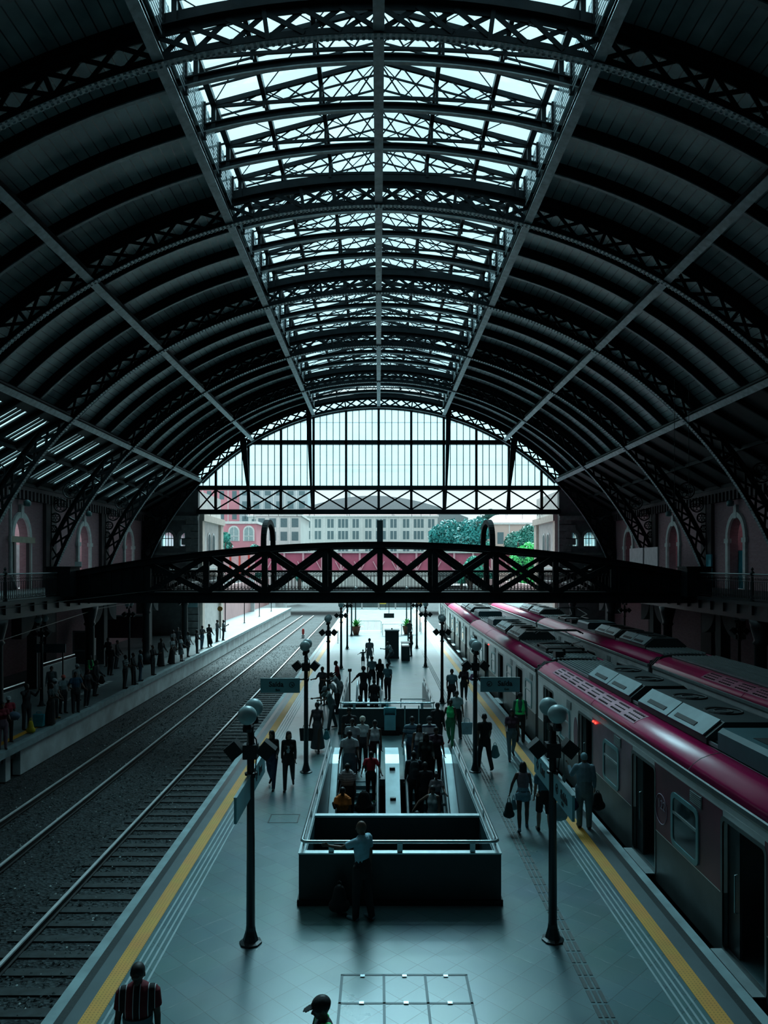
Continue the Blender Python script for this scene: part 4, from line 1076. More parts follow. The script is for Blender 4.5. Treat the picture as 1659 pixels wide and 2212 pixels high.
# steel bin on the second parapet
bn = empty('litter_bin', (.42, 27.62, 0), 'teal steel litter bin in front of the second escalator parapet', 'bin')
b_ = MB(); b_.box(-.21,.21,-.12,.12,.22,.78); b_.build('body', mat('teal_bin', (.25,.50,.55), .35, .4), bn)
b_ = MB(); b_.box(-.23,-.19,-.13,.13,.78,1.02); b_.box(.19,.23,-.13,.13,.78,1.02); b_.box(-.23,.23,-.13,.13,1.0,1.05); b_.box(-.2,.2,.08,.12,.78,1.0); b_.build('hood', mat('bright_teal_trim', (.12,.42,.48), .35, .3), bn)
MB().box(-.35,.35,-.02,.14,0,.22).build('base', BLACK, bn)
for x in (.98, 1.5): tag(MB().tube((x, 27.7, 0), (x, 27.7, 1.1), .025, n=8).build('rail_post', STEEL), 'thin steel post against the second parapet, %s of the two' % ('left' if x < 1.2 else 'right'), 'post')
# glass fenced opening to the right of escalator 2
fx = empty('low_fence', (.9, 28.4, 0), 'low grey mesh fence panels inside the second parapet enclosure', 'fence')
m_ = MB()
for k in range(28): m_.box(-.2+k*.04, -.19+k*.04, 0, .015, 0, .5)
m_.box(-.2,.95,-.01,.02,.48,.52); m_.build('mesh', STEEL, fx)
m_ = MB(); m_.box(-.02,.02,1.6,1.64,0,.95); m_.box(0,1.0,1.6,1.63,.9,.94); m_.box(0,1.0,1.6,1.63,.05,.08)
m_.build('gate', STEEL, fx)

# ============================================================ LAMP POSTS
GLOBE = mat('opal_globe', (.42,.58,.60), .3, 0, .1, 4); POST = mat('lamp_post_iron', (.012,.02,.024), .4, .2)
def lamp_post(x, y, label, group, z0=0, signs=None, plain=False):
    root = empty('lamp_post', (x, y, z0), label, 'lamp post', group)
    MB().lathe((0,0,0), [(.19,0),(.19,.03),(.13,.05),(.12,.1),(.085,.22),(.075,.3)], 8).build('base', POST, root)
    MB().lathe((0,0,0), [(.075,.28),(.062,3.0),(.062,3.55)], 12).build('pole', POST, root, True)
    h = MB(); h.box(-.12,.12,-.1,.1,3.12,3.36); h.lathe((0,0,0), [(.08,3.36),(.05,3.4),(.05,3.62),(.07,3.66)], 10)
    h.beam((0,-.36,3.66),(0,.36,3.66), .05,.05); h.build('head_box', POST, root)
    for s_ in (-1, 1):
        MB().lathe((0, s_*.33, 3.64), [(.07,0),(.08,.05),(.06,.12)], 12).build('globe_seat', POST, root)
        MB().sphere((0, s_*.33, 3.91), .158, 24, 16).build('globe', GLOBE, root, True)
        c = Vector((s_*.27, -.02, 3.27)); f = MB(); rot = Matrix.Rotation(s_*radians(40), 3, 'Y')
        v = [c+rot @ Vector((a, b, d)) for d in (-.12, .12) for (a, b) in ((-.12,-.12),(.12,-.12),(.12,.12),(-.12,.12))]
        f.hexa(v); fo = f.build('floodlight', DARK, root); MB().beam((s_*.1,0,3.24), (s_*.2,0,3.24), .04,.04).build('arm', POST, fo)
    rg = MB(); rg.lathe((0,0,2.83), [(.065,0),(.10,.01),(.10,.05),(.065,.06)], 10); rg.build('clamp_ring', POST, root)
    pc = MB()
    pc.path([(.06,-.05,3.5),(.10,-.05,3.45),(.12,-.05,3.3),(.09,-.05,3.0),(.07,-.04,2.8)], .012, 5); pc.build('conduit', POST, root)
    return root
lamps = [(-2.16,12.5,'left',1),(2.96,12.6,'right',1),(-2.23,22.75,'left',2),(2.97,22.8,'right',2),(-2.3,33.8,'left',3),(2.91,34.0,'right',3),(-2.28,45,'left',4),(2.9,45.9,'right',4),
         (-2.36,55.6,'left',5),(2.88,56,'right',5),(-2.4,65.6,'left',6),(2.9,66.5,'right',6),(-2.4,77,'left',7),(2.9,77,'right',7)]
for (x, y, sd_, k) in lamps:
    lamp_post(x, y, 'dark twin-globe lamp post, %s from the viewer in the %s row on the central platform' % (ORD[k-1], sd_), 'twin-globe lamp posts')
for k, (x, y) in enumerate(((-15.2,33.4),(-15.5,46),(-15.7,59.5))):
    lamp_post(x, y, 'dim twin-globe lamp post on the far left platform, %s from the viewer' % ORD[k], 'twin-globe lamp posts')
for k, (x, y) in enumerate(((16.8,34.5),(16.6,50))):
    lamp_post(x, y, 'dim twin-globe lamp post beyond the trains on the right, %s one' % ('nearer' if k == 0 else 'farther'), 'twin-globe lamp posts')
SIGNT = mat('teal_sign_face', (.17,.46,.52), .45, 0, .06); INK = mat('sign_ink', (.008,.02,.028), .6); SEDGE = mat('sign_edge', (.35,.48,.5), .4, .4)
def arrow_icon(parent, c, r, face, right):
    # ring + filled disc with arrow pointing down towards the given side
    m_ = MB(); cx_, cy_, cz_ = c; k = .006
    def P(u, v, off=0):
        return {'-y': (cx_+u, cy_-off, cz_+v), '-x': (cx_-off, cy_-u, cz_+v), '+x': (cx_+off, cy_+u, cz_+v)}[face]
    n = 20
    for i in range(n):
        a0, a1 = 2*pi*i/n, 2*pi*(i+1)/n
        q = [P(rr_*cos(a), rr_*sin(a), o_) for o_ in (0, k) for (a, rr_) in ((a0, r), (a1, r), (a1, r*.78), (a0, r*.78))]
        m_.hexa(q)
    s_ = 1 if right else -1
    for (p, q) in (((-.38*s_,.38),(.38*s_,-.38)), ((.4*s_,-.4),(.4*s_,.2)), ((.4*s_,-.4),(-.2*s_,-.4))):
        d = Vector((q[0]-p[0], q[1]-p[1])).normalized(); nn = Vector((-d[1], d[0]))*.11
        m_.hexa([P(r*(t[0]+g*nn[0]), r*(t[1]+g*nn[1]), o_) for o_ in (0, k) for (t, g) in ((p,-1),(q,-1),(q,1),(p,1))])
    m_.build('arrow_icon', INK, parent)
def sign_x(x0, x1, y, z0, z1, label, icon_right):
    root = empty('exit_sign', ((x0+x1)/2, y, z0), label, 'sign'); w_ = (x1-x0)/2; h = z1-z0
    MB().box(-w_, w_, -.02, .02, 0, h).build('panel', SIGNT, root)
    MB().box(-w_, w_, -.025, .025, h, h+.02).build('edge', SEDGE, root)
    s_ = 1 if icon_right else -1
    MB().box(min(s_*w_, s_*(w_+.2)), max(s_*w_, s_*(w_+.2)), -.015, .015, h-.04, h).build('bracket', POST, root)
    tx = -.12 if icon_right else .15; ix = .36 if icon_right else -.33
    text(root, 'Saída', .22, (tx, -.024, h*.60), '-y', INK, bold=.005); text(root, 'Exit', .09, (tx+.05, -.024, h*.20), '-y', INK, bold=.002)
    arrow_icon(root, (ix, -.02, h*.58), .085, '-y', icon_right)
sign_x(-3.63, -2.42, 22.75, 2.44, 2.87, 'teal hanging sign reading Saída on the left of the second left lamp post', True)
sign_x(3.13, 4.34, 22.8, 2.46, 2.89, 'teal hanging sign reading Saída to the right of the second right lamp post', False)
def sign_y(x, y0, y1, z0, z1, label, face, word, icon, small=None):
    root = empty('platform_sign', (x, (y0+y1)/2, z0), label, 'sign'); w_ = (y1-y0)/2; h = z1-z0; s_ = -1 if face == '-x' else 1
    MB().box(-.02, .02, -w_, w_, 0, h).build('panel', SIGNT, root); MB().box(-.025, .025, -w_, w_, h, h+.02).build('edge', SEDGE, root)
    dirn = -1 if face == '-x' else 1
    if word: text(root, word, .24 if icon == 'diamond' else .2, (s_*.024, dirn*.10, h*.55), face, INK, bold=.006)
    if small: text(root, small, .08, (s_*.024, dirn*.02, h*.2), face, INK, bold=.002)
    if icon == 'diamond':
        m_ = MB(); cy_ = -dirn*.32; cz_ = h*.55; r = .10
        for i in range(4):
            a0, a1 = pi/2*i, pi/2*(i+1)
            m_.hexa([(s_*o_, cy_+rr_*cos(a), cz_+rr_*sin(a)) for o_ in (.02, .028) for (a, rr_) in ((a0,r),(a1,r),(a1,r*.6),(a0,r*.6))])
        m_.build('diamond_icon', INK, root)
    elif icon: arrow_icon(root, (s_*.02, -dirn*.36, h*.55), .085, face, False)
sign_y(2.96, 12.76, 14.0, 2.48, 2.86, 'teal sign reading Luz, on the far side of the nearest right lamp post', '-x', 'Luz', 'diamond')
sign_y(2.96, 11.25, 12.46, 2.48, 2.86, 'teal sign reading Saída, on the near side of the nearest right lamp post', '-x', 'Saída', 'arrow', 'Exit')
sign_y(-2.16, 12.66, 13.95, 2.48, 2.86, 'dim teal sign reading Luz, on the far side of the nearest left lamp post', '+x', 'Luz', 'diamond')
sign_y(-2.16, 11.15, 12.36, 2.48, 2.86, 'dim teal sign seen edge on, near side of the nearest left lamp post', '+x', None, None)

# ============================================================ PLATFORM FURNITURE
ki_ = empty('kiosk_cabinet', (.9, 50.0, 0), 'tall dark cabinet standing on the central platform beyond the second escalator', 'cabinet')
MB().box(-.46,.46,0,.95,.1,1.85).build('body', GLOSS, ki_); MB().box(-.5,.5,-.05,1.0,1.85,1.93).build('top', mat('cabinet_top', (.14,.19,.2), .4), ki_); MB().box(-.48,.48,0,.95,0,.1).build('plinth', BLACK, ki_)
MB().lathe((0,.5,1.93), [(.05,0),(.06,.05),(.02,.1)], 8).build('knob', BLACK, ki_)
fd = empty('folding_table', (1.78, 48.8, 0), 'dark low counter with shelf to the right of the tall cabinet', 'counter')
MB().box(-.28,.28,0,.9,0,.95).build('body', GLOSS, fd); MB().box(-.3,.3,-.03,.95,1.15,1.2).build('top', GLOSS, fd)
for x in (-.27,.27): MB().box(x-.02,x+.02,0,.04,.95,1.15).build('post', BLACK, fd)
def plant(x, y, label, s=1.):
    root = empty('potted_plant', (x, y, 0), label, 'potted plant')
    MB().lathe((0,0,0), [(.17*s,0),(.26*s,.35*s),(.28*s,.5*s),(.31*s,.5*s),(.31*s,.56*s),(.25*s,.56*s)], 16).build('pot', mat('terracotta', (.30,.08,.05), .7), root, True)
    l = MB(); rr = random.Random(int(x*10+y))
    for k in range(60):
        a = rr.uniform(0, 2*pi); e = rr.uniform(.35, 1.3); L = rr.uniform(.6, 1.05)*s; wv = .05*s
        p = Vector((0,0,.5*s)); d = Vector((cos(a)*cos(e), sin(a)*cos(e), sin(e))); sd_ = Vector((-sin(a), cos(a), 0))
        prev = None
        for j in range(5):
            c = p+d*(L*j/4)-Vector((0,0,(j/4)**2*.35*L)); wd = wv*sin(pi*(j+.4)/5)
            cur = [c-sd_*wd, c+sd_*wd]
            if prev: l.add([prev[0], prev[1], cur[1], cur[0]], [(0,1,2,3)])
            prev = cur
    l.build('leaves', mat('plant_leaf', (.07,.36,.08), .5), root)
plant(-2.05, 67.0, 'leafy green plant in a terracotta pot left of the crowd barrier', 1.35); plant(2.55, 67.5, 'leafy green plant right of the crowd barrier', 1.3)
br = empty('crowd_barrier', (-.85, 68.8, 0), 'pale steel crowd barrier across the far end of the central platform', 'barrier')
m_ = MB(); m_.path([(-1.1,0,0),(-1.1,0,1.0),(-1.0,0,1.1),(1.0,0,1.1),(1.1,0,1.0),(1.1,0,0)], .025, 6); m_.tube((-1.1,0,.2),(1.1,0,.2),.02); m_.build('frame', STEEL, br)
m_ = MB(); 
for k in range(16): m_.tube((-1.03+k*.137,0,.2),(-1.03+k*.137,0,1.1),.009, n=5)
m_.build('bars', STEEL, br)
tb = empty('trestle_table', (1.6, 66.5, 0), 'pale table beside the crowd barrier', 'table')
MB().box(-1.3,.5,-.3,.3,1.0,1.05).build('top', mat('table_top', (.45,.52,.53), .5), tb)
for x in (-1.25,.45):
    for y in (-.25,.25): MB().box(x-.02,x+.02,y-.02,y+.02,0,1.0).build('leg', DARK, tb)
# monitor on post, yellow notice, fence at far end
mn = empty('monitor_post', (1.0, 72, 0), 'black double monitor hanging on a thin post at the far platform end', 'monitor')
MB().tube((0,0,1.6),(0,0,4.2),.03).build('stem', DARK, mn); MB().box(-.5,.5,-.15,.15,1.15,1.6).build('screen_box', BLACK, mn)
yn = empty('yellow_notice', (.6, 104, 0), 'small yellow notice board at the far end of the platform', 'sign')
MB().box(-.45,.45,-.02,.02,.75,1.25).build('board', mat('yellow_board', (.65,.50,.08), .5), yn); text(yn, 'Saída', .3, (0,-.025,1.0), '-y', INK)
for x in (-.4,.4): MB().box(x-.03,x+.03,.0,.05,0,.75).build('leg', DARK, yn)
fe = empty('end_fence', (0, 106, 0), 'grey fence panels closing the far end of the central platform', 'fence')
for x in (-3.6,-1.2,1.2,3.6):
    MB().box(x-1.1,x+1.1,-.03,.03,.15,1.5).build('panel', mat('fence_panel', (.10,.15,.16), .6), fe); MB().box(x+1.12,x+1.28,-.08,.08,0,1.7).build('post', mat('fence_post', (.4,.46,.47), .7), fe)
# chains and bollards beyond the hall
for k, (x, y) in enumerate(((-3.3,60),(-3.3,66),(3.9,62),(3.9,68))):
    tag(MB().lathe((x,y,0), [(.1,0),(.1,.03),(.03,.04),(.03,1.0),(.04,1.04)], 8).build('queue_post', STEEL), 'slim grey post near the platform end, %s on the %s side' % ('nearer' if k % 2 == 0 else 'farther', 'left' if x < 0 else 'right'), 'post')
tag(MB().lathe((-1.35,34.6,0), [(.1,0),(.1,.02),(.035,.04),(.035,1.35),(.09,1.38),(.09,1.5)], 10).build('rope_post', DARK), 'dark slim post with a cap at the top of the second escalator', 'post')
sp_ = MB(); sp_.box(-7.9,-7.6,76,76.3,-1.2,-1.0); 
sg = empty('track_signal', (-7.75, 76, -1.2), 'small red and white signal standing between the left tracks', 'signal')
MB().box(-.14,.14,-.1,.1,0,.35).build('base', mat('signal_white', (.6,.65,.66), .5), sg); MB().lathe((0,0,.35), [(.1,0),(.13,.2),(.13,.5),(.08,.6)], 10).build('red_head', mat('signal_red', (.6,.05,.04), .5), sg)
# left platform things
def par(x, y0, y1, label):
    root = empty('parapet', (x, y0, 0), label, 'parapet'); L = y1-y0
    MB().box(-.08,.08,0,L,0,.95).build('wall', mat('parapet_teal_grey', (.16,.23,.24), .4), root)
    MB().tube((0,0,1.12),(0,L,1.12),.04).build('handrail', STEEL, root); MB().box(-.1,.1,0,L,.95,.98).build('coping', STEEL, root)
par(-15.8, 24.5, 33.0, 'stair parapet with steel rail on the left platform, nearer one'); par(-17.75, 38.5, 43.2, 'stair parapet with steel rail on the left platform, farther one')
lb = empty('hanging_board', (-16.6, 37.5, 0), 'teal board on posts above the farther stair parapet', 'sign')
MB().box(-.75,.75,-.03,.03,1.9,2.35).build('board', mat('dull_teal_board', (.06,.19,.22), .5), lb)
for x in (-.6,.6): MB().box(x-.03,x+.03,0,.06,0,1.9).build('leg', DARK, lb)
fr2 = empty('poster_frame', (-18.2, 52.0, 0), 'white framed dark maroon poster wall on the left platform', 'poster frame')
MB().box(-1.7,1.7,-.05,.05,1.2,2.75).build('board', mat('maroon_board', (.07,.03,.04), .5), fr2)
m_ = MB(); m_.box(-1.75,1.75,-.1,.1,2.72,2.8); m_.box(1.7,1.78,-.1,.1,0,2.8); m_.box(-1.78,-1.7,-.1,.1,0,2.8); m_.build('frame', mat('frame_white', (.40,.48,.5), .5), fr2)
dr_ = empty('glazed_kiosk', (-18.6, 46.5, 0), 'small white framed kiosk window on the left platform', 'kiosk')
m_ = MB()
for (a, b, c, d) in ((-.6,.6,2.1,2.2),(-.6,.6,.9,1.0),(-.6,-.5,0,2.2),(.5,.6,0,2.2)): m_.box(a, b, -.05,.05, c, d)
m_.build('frame', mat('frame_white', (.40,.48,.5), .5), dr_); MB().box(-.5,.5,-.02,.02,.1,2.1).build('panel', mat('pane_grey', (.10,.13,.14), .3), dr_)
sn = empty('direction_sign', (-15.8, 62.0, 2.75), 'pale teal direction sign hanging at the far end of the left platform', 'sign')
MB().box(-.65,.65,-.03,.03,0,.4).build('panel', mat('pale_sign', (.22,.38,.40), .5), sn); MB().box(-.6,-.5,-.02,.02,.4,1.8).build('hanger', DARK, sn)
rd = empty('round_sign', (-13.6, 63.5, 0), 'round amber signal disc on a post at the left end of the hall', 'sign')
MB().tube((0,-.03,2.55),(0,.03,2.55),.22,n=20).build('disc', mat('amber_disc', (.40,.18,.03), .5), rd); MB().tube((0,.05,0),(0,.05,2.5),.04).build('post', DARK, rd)
for k, x in enumerate((-3.6, 3.9)):
    rd = empty('round_sign', (x, 70, 0), 'round amber signal disc at the central platform far end, %s side' % ('left' if k == 0 else 'right'), 'sign')
    MB().tube((0,-.03,2.6),(0,.03,2.6),.22,n=20).build('disc', mat('amber_disc', (.40,.18,.03), .5), rd); MB().tube((0,.05,0),(0,.05,2.5),.04).build('post', DARK, rd)
for k, (x, y) in enumerate(((-13.3,70),(-13.3,80),(-13.3,90),(-13.3,100))):
    tag(MB().lathe((x-1.2,y,0), [(.12,0),(.12,.05),(.05,.06),(.05,3.2),(.08,3.3)], 8).build('thin_post', DARK), 'thin dark post on the sunlit left platform beyond the hall, %s from the viewer' % ORD[k], 'post', 'outdoor posts')
# ============================================================ PEOPLE
def capsule(mb, p, q, r1, r2, u=None, fl=1., flat=False, n=12):
    # tapered closed limb piece; fl scales the axis perpendicular to u
    p = Vector(p); q = Vector(q); d = q-p; L = d.length; d.normalize()
    u = Vector(u) if u else d.orthogonal(); u = (u-d*u.dot(d)).normalized(); v = d.cross(u)*fl
    prof = []
    if flat: prof = [(0, 0.001), (0, r1), (L, r2), (L, 0.001)]
    else:
        for i in range(5): a = pi/2*i/4; prof.append((-r1*cos(a)*.95, max(r1*sin(a), .001)))
        for i in range(5): a = pi/2*(4-i)/4; prof.append((L+r2*cos(a)*.95, max(r2*sin(a), .001)))
    vs = []; fs = []
    for (h, r) in prof: vs += mb.ring(p+d*h, u*r, v*r, n)
    for k in range(len(prof)-1): fs += [(k*n+i, k*n+(i+1) % n, (k+1)*n+(i+1) % n, (k+1)*n+i) for i in range(n)]
    fs += [tuple(range(n))[::-1], tuple((len(prof)-1)*n+i for i in range(n))]
    return mb.add(vs, fs)
def remesh(mb, name, mt, parent, vox, sm=2):
    o = mb.build(name, mt)
    r = o.modifiers.new('r', 'REMESH'); r.mode = 'VOXEL'; r.voxel_size = vox; r.use_smooth_shade = True
    s_ = o.modifiers.new('s', 'SMOOTH'); s_.iterations = sm; s_.factor = .5
    dg = bpy.context.evaluated_depsgraph_get(); dg.update()
    me = bpy.data.meshes.new_from_object(o.evaluated_get(dg)); old = o.data
    o.modifiers.clear(); o.data = me; bpy.data.meshes.remove(old); me.name = name
    if not me.materials: me.materials.append(mt)
    if parent: o.parent = parent
    return o
SK = {'dark': (.075,.042,.032), 'brown': (.15,.085,.062), 'tan': (.30,.19,.145)}
def cloth(c, key=None):
    return mat('cloth_%d_%d_%d' % tuple(int(x*255) for x in c), c, .85, 0, .18, 6, .25, 14)
def stripes(name, cols, axis='Z', freq=10., off=0.):
    if name in MC: return MC[name]
    m = bpy.data.materials.new(name); m.use_nodes = True; nt = m.node_tree; b = nt.nodes['Principled BSDF']
    tc = nt.nodes.new('ShaderNodeTexCoord'); sp = nt.nodes.new('ShaderNodeSeparateXYZ'); nt.links.new(tc.outputs['Object'], sp.inputs[0])
    f = mnode(nt, 'FRACT', mnode(nt, 'ADD', mnode(nt, 'MULTIPLY', sp.outputs[axis], freq), off))
    r = nt.nodes.new('ShaderNodeValToRGB'); r.color_ramp.interpolation = 'CONSTANT'
    els = r.color_ramp.elements
    els[0].position = cols[0][0]; els[0].color = (*cols[0][1], 1); els[1].position = cols[1][0]; els[1].color = (*cols[1][1], 1)
    for p_, c in cols[2:]: e = els.new(p_); e.color = (*c, 1)
    nt.links.new(f, r.inputs['Fac']); nt.links.new(r.outputs['Color'], b.inputs['Base Color']); b.inputs['Roughness'].default_value = .85
    MC[name] = m; return m
def rotx(a): return Matrix.Rotation(a, 3, 'X')
def person(x, y, z, h, yaw, top, bot, label, sleeve='short', legs='long', hair='short', hcol=(.012,.010,.010), skin='brown', female=False, build=1.,
           lsw=(0,0), kn=(4,4), arm=((5,8,12),(5,8,12)), lean=0, hy=0, ht=8, cap=None, shoe=(.02,.02,.022), vox=None, topmat=None, botmat=None, print_=None, belt=None, vest=None, group=None, beard=False):
    """yaw: direction the person faces, degrees, 0 = away from the viewer (+Y), 180 = towards the viewer. arm = (swing, abduct, elbow) for left, right"""
    dist = y
    if vox is None: vox = .0095 if dist < 16 else .0115 if dist < 26 else .016 if dist < 40 else .021
    k = h/1.75
    root = empty('person', (x, y, z), label, 'person', group, rz=radians(yaw))
    V = Vector
    up = V((0,0,1))
    # legs
    hipz = .93
    J = {}
    low = 9
    for i, s_ in ((0,-1),(1,1)):
        hp = V((s_*.095, 0, hipz)); a = radians(lsw[i]); kk = radians(kn[i])
        kne = hp+.45*V((s_*.02, sin(a), -cos(a))); an = kne+.42*V((0, sin(a-kk), -cos(a-kk)))
        J['hip',i], J['kne',i], J['ank',i] = hp, kne, an
        low = min(low, an.z)
    dz_ = .075-low
    for i in (0,1):
        for n_ in ('hip','kne','ank'): J[n_,i] = J[n_,i]+V((0,0,dz_))
    pz = hipz+dz_
    pel = V((0,0,pz+.02)); LR = rotx(-radians(lean))
    def T(v): return pel+LR @ (V(v)-V((0,0,.95)))
    waist = T((0,.0,1.08)); chest = T((0,.005,1.27)); uch = T((0,-.005,1.38)); neck = T((0,-.015,1.49)); 
    shw = .175 if not female else .155
    hd = neck+LR @ rotx(-radians(ht)*.5) @ V((0,.02,.135))
    HR = Matrix.Rotation(radians(hy), 3, 'Z') @ LR @ rotx(-radians(ht))
    def Hd(v): return hd+HR @ V(v)
    sx = V((1,0,0))
    fing = max(.0085, vox*.62)
    AR = {}
    for i, s_ in ((0,-1),(1,1)):
        sw, ab, el = arm[i][:3]; inn = arm[i][3] if len(arm[i]) > 3 else 0
        sh = T((s_*shw, -.005, 1.425))
        swr, abr = radians(sw), radians(ab)
        du = V((s_*sin(abr), cos(abr)*sin(swr), -cos(abr)*cos(swr)))
        e_ = sh+du*.285
        s2, a2 = swr+radians(el), abr*.5-radians(inn)
        df = V((s_*sin(a2), cos(a2)*sin(s2), -cos(a2)*cos(s2)))
        wr = e_+df*.25
        AR[i] = (sh, e_, wr, du, df)
    def body(mb, g=0., arms=True, hands=True):
        pass
    B = build
    b = MB()
    capsule(b, pel+V((0,-.01,-.03)), waist, .155*B, .125*B, sx, .74); capsule(b, waist, chest, .125*B, .15*B, sx, .72)
    capsule(b, chest, uch, .15*B, .14*B, sx, .70); capsule(b, T((-shw+.02,-.005,1.42)), T((shw-.02,-.005,1.42)), .062, .062)
    capsule(b, uch, neck, .075, .055); capsule(b, neck, hd+V((0,0,-.03)), .052, .052)
    if female:
        for s_ in (-1,1): c = T((s_*.07, .085, 1.285)); capsule(b, c, c+LR @ V((0,.02,-.01)), .062, .055)
        capsule(b, pel+V((-.06,-.03,-.05)), pel+V((.06,-.03,-.05)), .115*B, .115*B)
    # head
    b.sphere(Hd((0,.0,.02)), 1, 14, 12, (.074,.094,.105), HR); capsule(b, Hd((0,.025,-.02)), Hd((0,.055,-.075)), .06, .032)
    capsule(b, Hd((0,.088,.01)), Hd((0,.108,-.025)), .012, .016)
    capsule(b, Hd((-.03,.085,.035)), Hd((.03,.085,.035)), .013, .013); capsule(b, Hd((-.018,.086,-.052)), Hd((.018,.086,-.052)), .011, .011)
    for s_ in (-1,1): capsule(b, Hd((s_*.076,-.005,.022)), Hd((s_*.078,-.002,-.018)), .015, .011)
    for i, s_ in ((0,-1),(1,1)):
        hp, kne, an = J['hip',i], J['kne',i], J['ank',i]
        capsule(b, hp+V((0,0,.02)), kne, .088*B, .056); capsule(b, kne, kne+(an-kne)*.35, .054, .058); capsule(b, kne+(an-kne)*.35, an, .058, .037)
        fd = V((s_*.12, 1, 0)).normalized()
        pitch = V((0,0,-.25)) if an.z > .12 else V((0,0,0))
        toe = an+fd*.15+V((0,0,-.045))+pitch*.3; capsule(b, an+V((0,-.03,-.035)), toe, .034, .026)
        J['toe',i] = toe; J['fd',i] = fd
        sh, e_, wr, du, df = AR[i]
        capsule(b, sh, e_, .049*B, .038); capsule(b, e_, wr, .040, .026)
        # hand
        side = df.cross(V((s_*1.,0,0))); side = side.normalized() if side.length > .1 else V((0,1,0))
        pn = df.cross(side).normalized()   # palm normal roughly sideways
        inward = -s_*pn if (pn*s_).x > 0 else s_*pn
        pc = wr+df*.085
        capsule(b, wr+df*.01, pc, .024, .036, side, .45)
        for q, (o_, L_) in enumerate(((-.030,.062),(-.010,.072),(.010,.068),(.029,.052))):
            a0 = pc+side*(-o_)+df*.004; a1 = a0+(df*.9+inward*.35)*L_*.55; a2_ = a1+(df*.5+inward*.8)*L_*.5
            capsule(b, a0, a1, fing, fing*.95, n=8); capsule(b, a1, a2_, fing*.95, fing*.8, n=8)
        t0 = wr+df*.03+side*.022; t1 = t0+(side*.7+df*.7+inward*.2)*.035; capsule(b, t0, t1, fing*1.15, fing, n=8); capsule(b, t1, t1+(df*.9+inward*.3)*.028, fing, fing*.85, n=8)
        J['hand',i] = pc+df*.05
    bo_ = remesh(b, 'body', mat('skin_'+skin, SK[skin], .55, 0, .1, 8), root, vox, 2)
    # top
    g = .014
    t = MB(); hemz = -.10
    tb = T((0,0,.86)) if sleeve != 'tank' else T((0,0,.90))
    capsule(t, tb, waist, (.168 if not female else .165)*B, (.142 if not female else .132)*B, sx, .78, True, 16)
    capsule(t, waist, chest, .142*B if not female else .133*B, .166*B, sx, .76); capsule(t, chest, uch, .166*B, .152*B, sx, .74)
    if sleeve != 'tank':
        capsule(t, T((-shw+.01,-.005,1.42)), T((shw-.01,-.005,1.42)), .074, .074); capsule(t, uch, T((0,-.012,1.475)), .10, .066, None, 1, True)
    else:
        for s_ in (-1,1): capsule(t, T((s_*.085,.07,1.36)), T((s_*.10,0,1.475)), .022, .018); capsule(t, T((s_*.10,0,1.475)), T((s_*.085,-.08,1.38)), .018, .022)
    if female:
        for s_ in (-1,1): c = T((s_*.07, .085, 1.285)); capsule(t, c, c+LR @ V((0,.02,-.01)), .078, .07)
    for i in (0,1):
        sh, e_, wr, du, df = AR[i]
        if sleeve == 'short': capsule(t, sh, sh, .070*B, .070*B); capsule(t, sh, sh+du*.19, .068*B, .062*B, None, 1, True)
        elif sleeve == 'long': capsule(t, sh, e_, .066*B, .052*B); capsule(t, e_, wr-df*.01, .052*B, .038, None, 1, True)
    tm = topmat or cloth(top)
    to = remesh(t, 'shirt' if sleeve != 'tank' else 'tank_top', tm, root, max(vox, .011), 3)
    # bottoms
    p = MB()
    capsule(p, pel+V((0,-.005,-.07)), pel+V((0,0,.09)), .172*B, .150*B, sx, .80, False)
    if female: capsule(p, pel+V((-.06,-.03,-.05)), pel+V((.06,-.03,-.05)), .128*B, .128*B)
    nm = 'trousers'
    for i in (0,1):
        hp, kne, an = J['hip',i], J['kne',i], J['ank',i]
        if legs == 'long':
            w2 = .052 if female else .062
            capsule(p, hp, kne, .103*B, .068*B+.004); capsule(p, kne, an+(an-kne).normalized()*.02, .068*B+.004, w2, None, 1, False)
        elif legs == 'shorts': capsule(p, hp, hp+(kne-hp)*.95, .105*B, .088*B, None, 1, True); nm = 'shorts'
        elif legs == 'minishorts': capsule(p, hp, hp+(kne-hp)*.38, .108*B, .100*B, None, 1, True); nm = 'shorts'
    if legs in ('skirt', 'longskirt'):
        nm = 'skirt'; kz = (J['kne',0]+J['kne',1])/2 if legs == 'skirt' else (J['ank',0]+J['ank',1])/2
        capsule(p, pel+V((0,0,.05)), kz+V((0,0,-.02)), .16*B, .21 if legs == 'skirt' else .26, sx, .9, True, 18)
    remesh(p, nm, botmat or cloth(bot), root, max(vox, .011), 3)
    # shoes
    for i in (0,1):
        s_ = MB(); an = J['ank',i]; fd = J['fd',i]
        capsule(s_, an+V((0,0,-.0)), an+V((0,-.035,-.04)), .042, .040); capsule(s_, an+V((0,-.035,-.04)), J['toe',i]+fd*.015+V((0,0,.002)), .041, .034, V((1,0,0)), .9)
        remesh(s_, 'shoe', cloth(shoe), root, max(vox, .012), 1)
    # hair
    if hair != 'bald':
        hm = MB(); hm.sphere(Hd((0,-.012,.038)), 1, 14, 10, (.084,.100,.100), HR)
        if hair == 'curly': hm.sphere(Hd((0,-.015,.05)), 1, 14, 10, (.105,.115,.11), HR)
        if hair in ('long', 'bob'):
            Lh = .30 if hair == 'long' else .13
            capsule(hm, Hd((0,-.03,.02)), Hd((0,-.055,.02))+V((0,-.02,-Lh)), .085, .07, sx, .62)
            for s_ in (-1,1): capsule(hm, Hd((s_*.06,-.01,.03)), Hd((s_*.075,-.02,.0))+V((0,0,-Lh*.7)), .032, .028)
        if hair == 'bun': capsule(hm, Hd((0,-.10,.08)), Hd((0,-.12,.10)), .04, .04)
